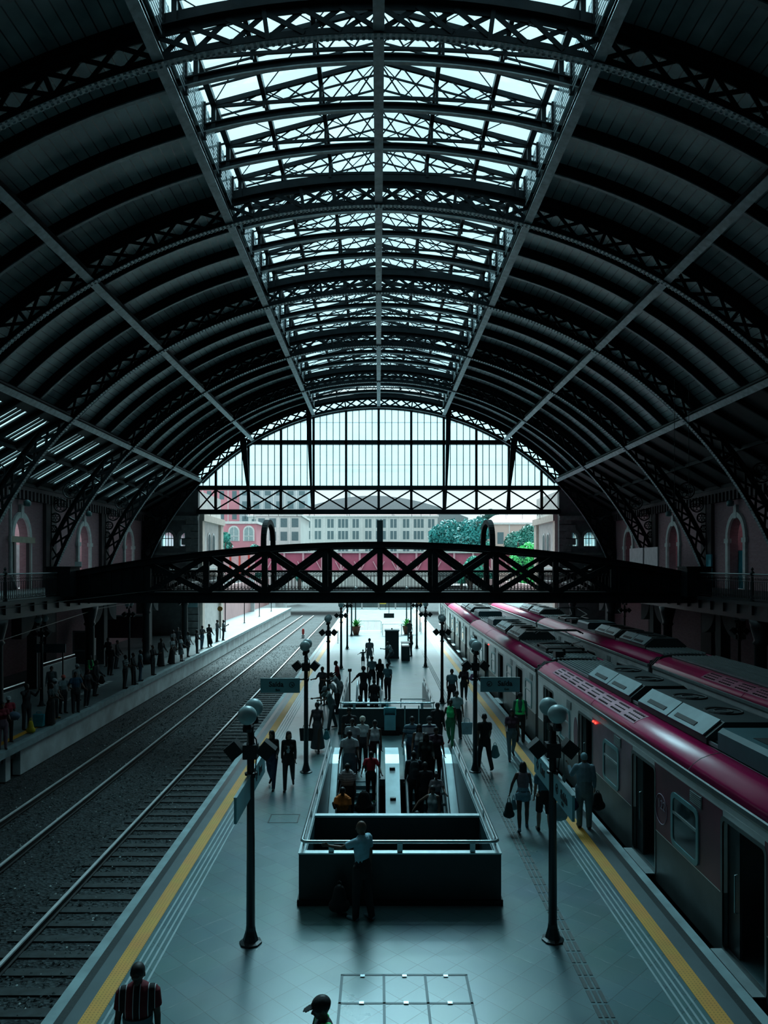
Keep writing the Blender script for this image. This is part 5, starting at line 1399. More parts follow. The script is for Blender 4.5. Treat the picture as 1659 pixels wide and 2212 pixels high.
        if hair == 'pony': capsule(hm, Hd((0,-.10,.04)), Hd((0,-.15,-.16)), .034, .022)
        ho = remesh(hm, 'hair', mat('hair_%d' % int(hcol[0]*1000), hcol, .6), root, max(vox, .012), 2)
    if cap:
        cm = MB(); cm.sphere(Hd((0,-.005,.045)), 1, 16, 10, (.092,.110,.092), HR); capsule(cm, Hd((0,.07,.055)), Hd((0,.155,.038)), .065, .055, HR @ V((1,0,0)), .14)
        remesh(cm, 'cap', cloth(cap), root, max(vox, .011), 1)
    if belt: bm_ = MB(); capsule(bm_, T((0,0,.985)), T((0,0,1.015)), .158*B, .156*B, sx, .80, True, 16); bm_.build('belt', cloth(belt), root)
    if vest:
        vm = MB()
        for s_ in (-1,1): capsule(vm, T((s_*.10,.05,1.15)), T((s_*.09,.02,1.46)), .085*B, .05); capsule(vm, T((s_*.10,-.05,1.15)), T((s_*.09,-.04,1.46)), .085*B, .05)
        capsule(vm, T((0,0,.98)), T((0,0,1.06)), .18*B, .165*B, sx, .82, True, 16)
        remesh(vm, 'safety_vest', mat('neon_green_vest', vest, .5, 0, .1, 4, emit=0), root, max(vox, .012), 2)
    if print_:
        s, size, zz, mt = print_
        face = '+y'
        o = text(root, s, size, (0,0,0), face, mt, 'shirt_print', bold=.004)
        o.matrix_local = Matrix.Translation(T((0, .122*B+.014, zz))) @ o.matrix_local.to_3x3().to_4x4()
    root.scale = (k, k, k)
    root['_h'] = 0; del root['_h']
    W = Matrix.Translation((x,y,z)) @ Matrix.Rotation(radians(yaw), 4, 'Z') @ Matrix.Scale(k, 4)
    return root, (W @ J['hand',0], W @ J['hand',1])
def bag(p, label, col, w_=.14, h=.30, d=.09, handle=.16, name='shopping_bag', rz=0., cat='bag'):
    p = Vector(p); root = empty(name, (p.x, p.y, p.z-handle-h), label, cat, rz=rz)
    m_ = MB()
    capsule(m_, (0,0,h*.22), (0,0,h*.85), w_*.95, w_*.6, (1,0,0), d/w_); capsule(m_, (-w_*.5,0,h*.18), (w_*.5,0,h*.18), d*.9, d*.9)
    remesh(m_, 'pouch', cloth(col), root, .016, 2)
    t = MB(); t.path([(-w_*.35,0,h*.9),(-w_*.18,0,h+handle*.8),(0,0,h+handle),(w_*.18,0,h+handle*.8),(w_*.35,0,h*.9)], .010, 5); t.build('handles', cloth(col), root)
    return root
def tote(p, label, col, w_=.17, h=.34, d=.06, handle=.2, rz=0., name='tote_bag', cat='bag'):
    p = Vector(p); root = empty(name, (p.x, p.y, p.z-handle-h), label, cat, rz=rz)
    m_ = MB(); m_.hexa([(-w_*.85,-d,0),(w_*.85,-d,0),(w_*.85,d,0),(-w_*.85,d,0),(-w_,-d*.5,h),(w_,-d*.5,h),(w_,d*.5,h),(-w_,d*.5,h)])
    o = m_.build('pouch', cloth(col), root); bv = o.modifiers.new('b', 'BEVEL'); bv.width = .02; bv.segments = 2
    t = MB()
    for yy in (-d*.4, d*.4): t.path([(-w_*.5,yy,h-.02),(-w_*.4,yy*.5,h+handle*.8),(0,0,h+handle),(w_*.4,yy*.5,h+handle*.8),(w_*.5,yy,h-.02)], .009, 5)
    t.build('handles', cloth(col), root)
    return root
def backpack(x, y, z, yaw, label, col, k=1., dy=-.22):
    a = radians(yaw); root = empty('backpack', (x-sin(a)*dy, y+cos(a)*dy, z), label, 'backpack', rz=a)
    m_ = MB(); capsule(m_, (0,0,.10*k), (0,0,.36*k), .15*k, .13*k, (1,0,0), .6); capsule(m_, (0,-.07*k,.1*k), (0,-.07*k,.2*k), .1*k, .1*k, (1,0,0), .5)
    remesh(m_, 'pouch', cloth(col), root, .016, 2)
    t = MB()
    for s_ in (-1,1): t.path([(s_*.09*k,.06,.42*k),(s_*.10*k,.14,.45*k),(s_*.10*k,.30,.38*k),(s_*.10*k,.30,.2*k),(s_*.10*k,.10,.05*k)], .014, 5)
    t.build('straps', cloth(col), root); return root
LB = (.34,.58,.68); GREY = (.22,.26,.27); BLK = (.012,.014,.016); DK = (.025,.03,.035); WH = (.75,.82,.84); NAVY = (.02,.04,.09); JEAN = (.05,.10,.15); TEAL = (.08,.22,.26); RED = (.55,.03,.07)
WALK = dict(lsw=(20,-18), kn=(6,26)); WALK2 = dict(lsw=(-18,20), kn=(26,6)); STAND = dict(lsw=(2,-2), kn=(3,3))
WA = ((-14,7,14),(16,7,22)); WA2 = ((16,7,22),(-14,7,14))
# --- foreground
r, hnd = person(-.30, 13.33, 0, 1.76, 52, LB, BLK, 'bald man in pale blue shirt resting one arm on the near escalator rail', skin='brown', hair='bald', arm=((62,26,28),(-4,8,10)), hy=20, ht=4, lsw=(6,-6), kn=(4,6), shoe=(.14,.24,.28), build=1.06)
bag((-.72, 13.5, .62), 'black bag standing on the floor by the bald man, against the parapet', BLK, .17, .42, .13, .1, 'holdall')
JER = stripes('tricolour_jersey', [(0,(.008,.010,.012)),(.40,(.62,.66,.68)),(.45,(.13,.006,.014)),(.95,(.62,.66,.68))], 'X', 6.2, .20)
r, hnd = person(-2.80, 8.62, 0, 1.76, 188, (0,0,0), DK, 'man in maroon, black and white striped football jersey at the bottom left corner', skin='dark', topmat=JER, arm=((4,9,12),(4,9,12)), build=1.12, ht=14, hy=-6, lsw=(12,-12), kn=(4,14))
m_ = MB(); capsule(m_, (0,.012,1.06), (0,.012,1.16), .167, .172, (1,0,0), .84, True, 24); o = m_.build('sponsor_band', cloth((.10,.15,.17)), r); o['label'] = 'dull teal band across the jersey'
r2, hnd = person(-.60, 7.98, 0, 1.73, 105, (.03,.035,.04), BLK, 'man in black cap and neon green vest at the bottom edge of the picture', skin='dark', cap=(.012,.014,.016), vest=(.04,.80,.22), ht=10, arm=WA)
# --- near left
person(-3.06, 21.2, 0, 1.66, 176, BLK, NAVY, 'woman in dark jacket over a red top walking, left of a pair', sleeve='long', female=True, hair='long', skin='tan', arm=((10,8,60),(6,6,14)), hy=-25, **WALK)
person(-2.56, 21.1, 0, 1.66, 184, BLK, DK, 'woman in black sweater with a pale skull print, right of a walking pair', sleeve='long', female=True, hair='bob', skin='tan', arm=WA2, hy=25, print_=None, **WALK2)
m_ = MB(); m_.sphere((-2.565, 20.965, 1.17), 1, 12, 8, (.07,.012,.08)); m_.sphere((-2.565,20.965,1.08), 1, 10, 6, (.045,.012,.04)); tag(m_.build('skull_print', cloth((.45,.55,.58))), 'pale skull-shaped print on the black sweater', 'print')
tote((-3.33, 20.95, 1.25), 'dark folder bag held by the left woman of the walking pair', BLK, .16, .24, .05, .06, rz=.4)
person(-2.1, 25.3, 0, 1.70, 172, (.06,.05,.06), (.10,.09,.10), 'woman in long patterned dress walking beside the second left lamp post', sleeve='none', legs='longskirt', female=True, hair='bun', skin='dark', arm=((10,12,40),(4,14,10)), **WALK)
tote((-2.45, 25.1, .95), 'large black bag carried by the woman in the patterned dress', BLK, .24, .42, .08, .12); bag((-1.78, 25.2, .80), 'small teal plastic bag carried by the woman in the patterned dress', (.06,.24,.27), .12, .24, .07, .1)
person(-2.55, 33.6, 0, 1.72, 150, (.05,.05,.06), DK, 'man in dark patterned shirt and shorts leaning at the third left lamp post', legs='shorts', skin='dark', arm=((20,10,30),(30,20,60)), **STAND)
person(-1.95, 35.6, 0, 1.74, 100, (.30,.02,.03), DK, 'man in red shirt beside the second escalator top', skin='dark', arm=((10,8,50),(10,8,50)), lean=8)
person(-1.72, 33.3, 0, 1.68, 110, (.34,.42,.44), GREY, 'person in pale grey shirt bending over the left rail of the second escalator', lean=38, arm=((60,10,40),(60,10,40)), skin='brown')
person(-1.78, 31.6, 0, 1.62, 115, (.34,.42,.44), DK, 'person in light shirt crouched at the second escalator rail, behind the grey-capped man', lean=35, skin='brown')
person(-1.82, 28.75, 0, 1.75, 120, (.12,.17,.17), (.08,.11,.12), 'man in grey-green shirt and cap leaning over the second parapet corner', sleeve='short', lean=24, arm=((50,10,40),(50,12,40)), cap=(.16,.20,.22), skin='brown', build=1.1, lsw=(14,-14), kn=(3,3))
# --- at the near escalators
def esc(y): return -.02-.2*max(0, round((21.8-y)/.36)-.5) if y < 21.8 else 0.
person(-.95, 23.9, 0, 1.76, 178, (.02,.022,.025), BLK, 'man in black jersey with large pale numerals behind the escalator crowd', skin='dark', print_=('05', .26, 1.24, cloth((.45,.55,.58))), build=1.05, ht=20)
person(-.50, 23.0, 0, 1.64, 172, (.45,.5,.5), DK, 'white-haired woman in pale top about to step on the left escalator', female=True, hair='curly', hcol=(.62,.60,.50), skin='brown')
person(-.80, 22.55, 0, 1.68, 165, (.40,.44,.46), DK, 'man in light shirt in front of the white-haired woman', sleeve='short', skin='dark')
person(-.12, 22.5, 0, 1.68, 185, (.55,.6,.62), (.05,.02,.03), 'woman in white strappy top holding the right handrail of the left escalator', sleeve='tank', female=True, hair='short', skin='dark', arm=((10,6,15),(26,14,20)), ht=16, build=1.08, **WALK)
person(-.84, 21.35, esc(21.35), 1.72, 180, (.42,.48,.50), (.10,.18,.22), 'dark-haired man in white T-shirt with a strap stepping on the left escalator', skin='dark', arm=((25,14,30),(18,16,20)), ht=30, build=1.2)
person(-.22, 20.95, esc(20.95), 1.42, 182, (.45,.02,.04), BLK, 'child in red shirt going down on the left escalator', skin='dark', ht=30, arm=((22,25,35),(15,22,40)), shoe=(.1,.5,.2))
STR1 = stripes('grey_striped_tee', [(0,(.30,.30,.32)),(.5,(.50,.50,.52))], 'Z', 14)
person(-.86, 20.35, esc(20.35), 1.64, 180, GREY, BLK, 'broad woman in grey striped T-shirt going down the left escalator', female=True, hair='short', skin='dark', topmat=STR1, build=1.38, ht=25, arm=((8,12,10),(8,16,10)))
bag((-.40, 20.2, esc(20.2)+.95), 'big black bag of the woman in grey stripes on the left escalator', BLK, .26, .46, .16, .1)
person(-.95, 19.55, esc(19.55), 1.62, 178, (.75,.20,.03), DK, 'woman in bright orange shirt lowest on the left escalator', female=True, hair='short', skin='dark', ht=20, build=1.28, arm=((10,10,15),(35,12,95)))
STR2 = stripes('blue_striped_polo', [(0,(.10,.22,.28)),(.45,(.30,.42,.46)),(.62,(.04,.09,.13))], 'Z', 7)
person(1.02, 22.6, 0, 1.74, 180, LB, JEAN, 'man in blue striped polo at the top of the right escalator, left one', topmat=STR2, skin='dark', ht=24, build=1.1, arm=((10,18,30),(10,18,30)))
STR3 = stripes('white_navy_tee', [(0,(.55,.6,.62)),(.55,(.02,.05,.10)),(.75,(.55,.6,.62))], 'Z', 4.4, .25)
person(1.55, 22.7, 0, 1.72, 184, WH, DK, 'man in cap and navy-banded white shirt at the right escalator top', topmat=STR3, skin='brown', cap=(.03,.035,.04), ht=18)
person(1.20, 21.9, 0, 1.66, 178, (.48,.55,.58), JEAN, 'woman in white sleeveless top at the top of the right escalator', sleeve='tank', female=True, skin='brown', hair='long', ht=22, arm=((20,14,60),(10,10,30)))
person(1.36, 21.3, esc(21.3), 1.66, 180, (.02,.03,.03), BLK, 'woman in black with long dark hair on the right escalator', sleeve='long', female=True, skin='dark', hair='long', ht=28, arm=((20,8,50),(10,14,20)))
person(1.68, 21.7, 0, 1.62, 186, (.06,.03,.05), DK, 'woman in plum top with arm on the right handrail of the right escalator', female=True, skin='brown', hair='short', ht=24, arm=((10,10,20),(30,16,40)))
bag((1.86, 22.2, 1.25), 'shiny red handbag of the woman in plum at the right escalator', (.50,.02,.03), .11, .16, .07, .1, 'handbag')
person(.98, 20.75, esc(20.75), 1.66, 5, (.03,.045,.055), (.02,.025,.03), 'person in dark jacket riding up the right escalator, left side', sleeve='long', skin='dark', build=1.08)
backpack(.98, 20.75, esc(20.75)+.98, 5, 'dark backpack on the rider at the left side of the right escalator', (.03,.05,.06))
person(1.28, 20.5, esc(20.5), 1.62, 2, (.02,.025,.03), BLK, 'person in black riding up in the middle of the right escalator', sleeve='long', skin='dark')
person(1.58, 20.35, esc(20.35), 1.38, 182, (.26,.24,.26), (.12,.06,.08), 'child in greyish pink T-shirt with a hair band on the right escalator', female=True, hair='bun', skin='brown', ht=26, arm=((30,20,40),(20,20,60)))
person(1.44, 19.75, esc(19.75), 1.60, 165, (.36,.46,.48), (.30,.40,.42), 'woman in pale dress stretching an arm to the right handrail, lowest on the right escalator', female=True, sleeve='tank', hair='pony', skin='brown', legs='skirt', ht=20, arm=((10,10,20),(35,52,10)))
person(.98, 18.9, esc(18.9), 1.60, 180, (.10,.13,.14), DK, 'person deep in the shadow at the bottom of the right escalator', skin='dark')
# --- second pit
person(-.68, 33.2, esc(34.0), 1.78, 5, (.015,.018,.02), DK, 'man in black T-shirt with his hand out on the second escalator handrail', skin='dark', arm=((20,42,30),(5,12,15)), hair='curly')
person(-.20, 32.2, -.35, 1.72, 0, (.018,.02,.024), DK, 'broad man in black shirt with his back to the viewer on the second escalator', skin='dark', build=1.15)
person(-.78, 30.6, -.75, 1.70, 178, (.015,.018,.02), DK, 'person in black T-shirt with a pale print low on the second escalator', skin='dark', print_=('o', .24, 1.25, cloth((.45,.6,.62))), build=1.1)
person(-.34, 37.6, 0, 1.74, 184, (.26,.36,.40), DK, 'man in pale blue T-shirt and dark shorts in front of the second escalator', legs='shorts', skin='dark', **WALK)
person(.06, 37.2, 0, 1.66, 178, (.015,.018,.02), BLK, 'woman in black with long hair next to the man in shorts', sleeve='long', female=True, hair='long', skin='brown', arm=((10,8,15),(20,8,80)), **WALK2)
person(.42, 34.9, 0, 1.70, 150, (.10,.22,.26), DK, 'man in teal shirt at the right side of the second escalator top', skin='dark', legs='long', **STAND)
person(-.57, 45.9, 0, 1.82, 182, (.14,.15,.16), (.13,.14,.15), 'man in dark patterned shirt walking with a small child in the distance', legs='shorts', skin='dark', **WALK)
person(-.98, 46.3, 0, 1.04, 178, (.05,.07,.08), DK, 'small child raising one arm, walking beside the man in the distance', legs='shorts', skin='dark', arm=((150,40,20),(60,50,20)))
person(.82, 46.9, 0, 1.66, 120, (.30,.34,.35), DK, 'person in reflective vest sitting bent at the cabinet', lean=25, skin='dark', arm=((40,10,60),(40,10,60)), lsw=(50,40), kn=(70,60))
person(2.24, 51.2, 0, 1.74, 95, (.02,.025,.03), DK, 'slim dark figure standing alone to the right of the low counter', female=True, skin='dark', sleeve='none', **STAND)
person(2.55, 61.5, 0, 1.72, 200, (.03,.035,.04), DK, 'dark figure half hidden by the right-hand potted plant', skin='dark')
# --- right side
person(3.26, 33.0, 0, 1.74, 183, (.14,.27,.31), DK, 'man in teal shirt with cross-body strap in the right aisle', skin='brown', build=1.05, **WALK)
person(3.95, 34.3, 0, 1.70, 175, (.03,.02,.03), DK, 'woman in dark clothes carrying a lilac bundle next to the train', sleeve='long', female=True, hair='long', skin='dark', arm=((10,8,20),(35,14,80)), **WALK2)
bag((4.3, 34.0, 1.35), 'lilac bundle carried by the woman next to the train', (.22,.12,.24), .14, .2, .1, .04, 'bundle')
person(2.88, 27.4, 0, 1.74, 182, (.30,.40,.42), BLK, 'man in pale grey T-shirt walking towards the viewer on the right aisle', skin='brown', build=1.08, ht=24, **WALK)
tote((3.1, 26.0, .98), 'pale blue tote bag in the right aisle beside the neon green top', (.30,.46,.52), .2, .42, .06, .14)
person(2.52, 26.0, 0, 1.66, 165, (.04,.70,.22), (.03,.22,.10), 'woman in neon green sleeveless top behind the right end of the near escalators', sleeve='tank', female=True, hair='bun', skin='dark', arm=((20,14,30),(10,16,10)), **WALK)
person(1.98, 25.0, 0, 1.70, 200, (.015,.018,.02), BLK, 'person in black with a large dark bag left of the neon green top', sleeve='long', skin='dark', build=1.1)
person(3.3, 23.1, 0, 1.76, 8, BLK, BLK, 'young man in black T-shirt walking away with a teal carrier bag', skin='brown', arm=WA, lsw=(22,-20), kn=(8,22), hy=-10)
bag((3.62, 23.05, .84), 'teal carrier bag held by the young man in black', (.08,.25,.28), .15, .34, .09, .1)
person(4.36, 24.3, 0, 1.66, 178, (.07,.03,.05), (.10,.16,.19), 'woman in plum top with a bag across her front, walking towards the viewer', female=True, hair='long', skin='brown', arm=((-6,16,6),(10,10,60)), ht=14, **WALK2)
person(5.08, 26.6, 0, 1.76, 350, (.05,.14,.12), BLK, 'guard in green reflective vest standing by the open train door', sleeve='long', skin='dark', vest=(.03,.50,.22), cap=(.012,.014,.016), **STAND)
r, hn = person(3.48, 17.85, 0, 1.64, 352, (.20,.17,.20), (.14,.30,.38), 'woman with long dark hair in grey tank top and blue denim shorts walking away', sleeve='tank', legs='minishorts', female=True, hair='long', skin='dark', arm=((4,24,10),(14,10,20)), belt=(.02,.02,.02), lsw=(-16,16), kn=(14,6), shoe=(.08,.16,.2))
bag((3.12, 17.75, .80), 'dark carrier bag in the left hand of the woman in denim shorts', (.02,.05,.055), .13, .34, .09, .12); bag((3.27, 17.95, .80), 'small pale blue plastic bag next to the dark carrier bag', (.20,.38,.44), .09, .22, .07, .12)
person(3.93, 17.6, 0, 1.68, 358, (.08,.20,.26), BLK, 'person in teal shirt and black shorts half behind the nearest right lamp post', legs='shorts', skin='tan', arm=((5,6,10),(2,14,8)), lsw=(14,-14), kn=(4,14))
bag((4.28, 17.55, .82), 'bulging pale blue plastic bag to the right of the nearest right lamp post', (.24,.42,.48), .17, .34, .13, .1)
r, hn = person(4.98, 17.95, 0, 1.80, 355, (.18,.30,.36), (.13,.21,.24), 'cleaner in pale grey-blue uniform and head cover standing beside the train door', sleeve='long', cap=None, hair='short', hcol=(.18,.36,.42), skin='brown', build=1.15, arm=((35,18,95),(5,12,15)), lsw=(2,-2), kn=(2,2))
m_ = MB(); m_.tube((4.52,18.1,1.1),(4.50,18.0,2.0),.013); m_.sphere((4.53,18.1,1.15), 1, 10, 8, (.05,.05,.11)); tag(m_.build('mop', mat('mop_pale', (.10,.14,.14), .7)), 'mop stick held upright by the cleaner', 'mop')
bag((4.66, 17.9, .86), 'navy blue bag beside the cleaner', (.012,.022,.07), .18, .22, .10, .12); bag((5.35, 18.1, .86), 'dark rucksack behind the cleaner near the train', BLK, .17, .34, .12, .08)
# --- left platform crowd
LPL = [
 (-13.0,25.6,1.62,150,(.22,.02,.035),(.20,.12,.16),'woman in red top and mauve trousers at the left picture edge',dict(female=True,hair='bun',arm=((30,10,50),(30,10,50)))),
 (-13.3,26.6,1.64,140,(.35,.03,.05),BLK,'person in red shirt behind the woman in mauve trousers',dict(cap=(.35,.42,.44))),
 (-13.6,28.6,1.76,120,DK,DK,'tall man in dark clothes raising a phone on the left platform',dict(sleeve='long',arm=((60,10,80),(60,10,80)))),
 (-13.0,29.4,1.66,100,(.03,.05,.055),BLK,'woman in long black skirt near the platform edge',dict(female=True,legs='longskirt',arm=((20,10,40),(20,10,80)))),
 (-15.1,34.2,1.66,170,(.10,.14,.15),DK,'person in grey poncho near the first left platform lamp post',dict(sleeve='long',build=1.1)),
 (-13.5,31.7,1.64,130,(.20,.28,.30),DK,'person in salmon red cap in the nearest left platform cluster',dict(cap=(.60,.12,.09))),
 (-13.4,30.6,1.66,110,(.14,.18,.19),DK,'man in pale cap just behind the black skirt',dict(cap=(.35,.42,.44))),
 (-13.05,31.9,1.74,150,(.02,.08,.14),DK,'man in deep blue shirt standing wide at the platform edge',dict(arm=((10,20,60),(10,20,60)),build=1.08)),
 (-14.1,34.6,1.72,120,(.20,.25,.26),DK,'man in light cap behind the deep blue shirt',dict(cap=(.40,.46,.48))),
 (-13.0,33.1,1.70,110,DK,DK,'person with white shoes left of the platform edge',dict(sleeve='long',shoe=(.5,.58,.6),hair='long',female=True)),
 (-13.7,35.9,1.72,100,(.05,.055,.06),DK,'person in grey-brown jacket holding a bag behind the white shoes',dict(sleeve='long',build=1.1)),
 (-14.8,38.0,1.70,130,(.02,.05,.04),DK,'person with a neon green collar on the left platform',dict(vest=(.02,.25,.12))),
 (-16.8,46.0,1.80,200,DK,DK,'tall dark figure far back on the left platform',dict(sleeve='long')),
 (-15.4,42.6,1.72,20,BLK,BLK,'dark figure seen from behind between the first two left platform lamp posts',dict(sleeve='long',build=1.15)),
 (-15.95,45.2,1.74,90,BLK,DK,'dark figure near the second left platform lamp post',dict(sleeve='long')),
 (-13.0,38.0,1.72,100,(.14,.20,.22),DK,'man in checked shirt standing at the platform edge',dict(arm=((20,10,70),(20,10,70)),topmat=stripes('checked_shirt', [(0,(.06,.09,.10)),(.5,(.22,.28,.30))], 'Z', 9))),
 (-13.0,39.2,1.68,95,DK,DK,'dark-clothed person just behind the checked shirt',dict(sleeve='long')),
 (-13.0,40.4,1.70,60,(.10,.17,.19),JEAN,'person in slate teal shirt with a backpack at the edge',dict(build=1.08)),
 (-15.3,48.6,1.76,10,(.42,.03,.05),DK,'man in red football shirt seen from behind',dict(print_=None)),
 (-13.0,42.6,1.72,110,BLK,DK,'slim person in black with arms folded at the platform edge',dict(sleeve='long',arm=((20,6,90),(20,6,90)))),
 (-13.6,46.3,1.74,120,BLK,BLK,'person in a long black coat in the middle of the left platform row',dict(sleeve='long',legs='longskirt')),
 (-13.2,47.4,1.70,115,(.26,.32,.33),BLK,'person in pale grey shirt and black skirt in the left platform row',dict(female=True,legs='longskirt',hair='bob')),
 (-13.0,48.6,1.68,100,(.30,.36,.38),(.16,.2,.21),'person in light clothes with bare legs in the left platform row',dict(female=True,legs='skirt')),
 (-14.5,52.2,1.72,120,(.12,.13,.14),DK,'person at the back of the farther left platform group, left one',dict()),
 (-14.7,54.2,1.74,160,DK,DK,'person at the back of the farther left platform group, right one',dict(sleeve='long')),
 (-13.1,50.9,1.72,110,(.20,.25,.27),DK,'man in light grey shirt with a backpack in the farther left group',dict()),
 (-13.0,52.9,1.68,95,DK,DK,'person in dark clothes at the edge before the farther left group',dict(sleeve='long')),
 (-13.3,55.8,1.74,120,(.08,.09,.10),JEAN,'person in charcoal shirt close to the hall end on the left platform',dict(arm=((30,10,70),(30,10,70)))),
 (-13.1,57.2,1.74,130,BLK,DK,'person carrying a dark case close to the hall end on the left platform',dict(sleeve='long',build=1.1)),
 (-13.3,61.0,1.78,100,(.10,.12,.13),DK,'left person of the last pair at the lit end of the left platform',dict(sleeve='long')),
 (-12.98,61.9,1.70,80,(.16,.20,.21),DK,'right person of the last pair at the lit end of the left platform',dict(arm=((30,10,90),(30,10,90)))),
]
rr = random.Random(11)
for (x, y, h, yaw, tp, bt, lab, kw) in LPL:
    kw = dict(kw); kw.setdefault('skin', rr.choice(['dark','brown','dark'])); kw.setdefault('lsw', (rr.uniform(-6,8), rr.uniform(-8,6))); kw.setdefault('arm', ((rr.uniform(0,20),8,rr.uniform(10,60)),(rr.uniform(0,20),8,rr.uniform(10,60))))
    kw.setdefault('vox', .015 if y < 36 else .021)
    person(x, y, 0, h, -yaw, tp, bt, lab, group='people waiting on the far left platform', **kw)
bag((-13.15, 28.0, .58), 'bright yellow plastic bag on the left platform', (.55,.42,.02), .14, .42, .12, .12)
tote((-13.3, 29.0, .62), 'teal shopping bag on the left platform next to the yellow bag', (.03,.26,.32), .22, .48, .12, .1)
m_ = MB(); m_.sphere((0,0,0), 1, 16, 10, (.22,.16,.16)); o = m_.build('bundle', cloth((.10,.16,.24)), None, True); o.location = (-12.95, 26.3, 1.0); tag(o, 'shiny blue and white bundle held by the woman in the red top', 'bundle')
bag((-12.95, 57.0, .75), 'dark case hanging by the last group on the left platform', BLK, .2, .4, .1, .08, 'case')
bag((-13.35, 35.7, 1.1), 'dark shoulder bag on the person in grey-brown jacket', BLK, .16, .3, .1, .12)
# ============================================================ OUTSIDE
OW = mat('facade_cream', (.62,.68,.66), .85, 0, .08, .3); OP = mat('facade_pink', (.66,.28,.33), .85, 0, .08, .3); OG = mat('facade_window', (.10,.18,.20), .3); OR = mat('tile_roof_pink', (.50,.30,.32), .8)
OT = mat('facade_trim', (.74,.78,.76), .85)
def building(name, x0, x1, y0, y1, z0, z1, label, wallm, rows, n, roof=None, ww=.5, groups=None, arched=False):
    root = empty(name, ((x0+x1)/2, y0, z0), label, 'building'); cx_ = (x0+x1)/2; W_ = (x1-x0)/2; H = z1-z0
    MB().box(-W_, W_, 0, y1-y0, 0, H).build('walls', wallm, root)
    MB().box(-W_-.3, W_+.3, -.4, y1-y0+.3, H-.5, H).build('cornice', OT, root)
    if roof:
        r_ = MB(); r_.hexa([(-W_-.3,-.4,H),(W_+.3,-.4,H),(W_+.3,y1-y0,H),(-W_-.3,y1-y0,H),(-W_*.8,(y1-y0)*.4,H+roof),(W_*.8,(y1-y0)*.4,H+roof),(W_*.8,(y1-y0)*.6,H+roof),(-W_*.8,(y1-y0)*.6,H+roof)]); r_.build('roof', OR, root)
    fw = None
    for (za, zb) in rows:
        for i in range(n):
            x = -W_+(i+.5)*2*W_/n
            ws = [0] if not groups else ([-ww*1.3, 0, ww*1.3] if i % 3 == 1 else [-ww*.65, ww*.65])
            if arched:
                hw = ww
                fr = MB().prism([(x-hw*1.35, za-z0),(x+hw*1.35, za-z0)]+[(x+hw*1.35*cos(pi*k/10), zb-z0+hw*1.35*sin(pi*k/10)) for k in range(11)], 'y', -.12, 0).build('window_surround', OT, root)
                MB().prism([(x-hw, za-z0+.1),(x+hw, za-z0+.1)]+[(x+hw*cos(pi*k/10), zb-z0+hw*sin(pi*k/10)) for k in range(11)], 'y', -.2, -.1).build('pane', mat('pale_window', (.30,.42,.43), .3), fr)
                b_ = MB(); b_.box(x-.06, x+.06, -.25, -.2, za-z0, zb-z0+hw); b_.box(x-hw, x+hw, -.25, -.2, (za+zb)/2-z0-.06, (za+zb)/2-z0+.06); b_.build('glazing_bars', OT, fr)
            else:
                m_ = MB()
                for o_ in ws: m_.box(x+o_-ww/2, x+o_+ww/2, -.03, .1, za-z0, zb-z0)
                m_.build('window', OG, root)
            if not arched and i: MB().box(x-W_/n-.12, x-W_/n+.12, -.08, 0, 0, H-.5).build('pilaster', OT, root) if za == rows[0][0] else None
    return root
building('building', -36, 16.3, 205, 235, 0, 19.9, 'long cream office building with rows of small windows behind the footbridge', OW, [(9.2,11.8),(13.2,15.5),(16.4,18.8)], 15, roof=2.4, ww=.75, groups=True)
building('building', -30.8, -24.8, 150, 160, 0, 15.0, 'pink building with two tall arched windows at the left behind the bridge', OP, [(11.0,13.0)], 2, ww=.85, arched=True)
building('building', -27.5, -17.5, 166, 186, 0, 17.6, 'cream block with broad windows between the pink building and the long office building', OW, [(8.2,10.4),(11.6,13.6),(14.6,16.6)], 4, ww=1.5)
building('building', 29, 56, 190, 215, 0, 17.0, 'peach building with dark square windows behind the right trees', mat('facade_peach', (.66,.52,.46), .85, 0, .08, .3), [(6,9),(11.5,14.5)], 6, roof=2.6, ww=1.6)
building('building', -75, -44, 260, 285, 0, 36, 'tall pink block far behind, seen through the lattice girder on the left', OP, [(22,25),(29,32)], 7, ww=1.6)
building('building', -47, -24, 250, 275, 0, 33, 'grey block with balconies far behind, seen through the lattice girder', mat('facade_grey', (.42,.50,.52), .85), [(20,22.5),(25,27.5),(29.5,31)], 6, ww=2)
hg = empty('hangar_roof', (-2, 240, 0), 'low dark grey curved roof behind the cream office building', 'building')
n = 16; pl = [(-31+62*i/n, 19+9.5*sin(pi*(.08+.84*i/n))) for i in range(n+1)]
MB().prism([(-31,0)]+pl+[(31,0)], 'y', 0, 30).build('roof_shell', mat('zinc_roof', (.20,.27,.28), .6), hg)
MB().box(-12, 12, -1, 0, 18, 20.5).build('eaves_band', OR, hg)
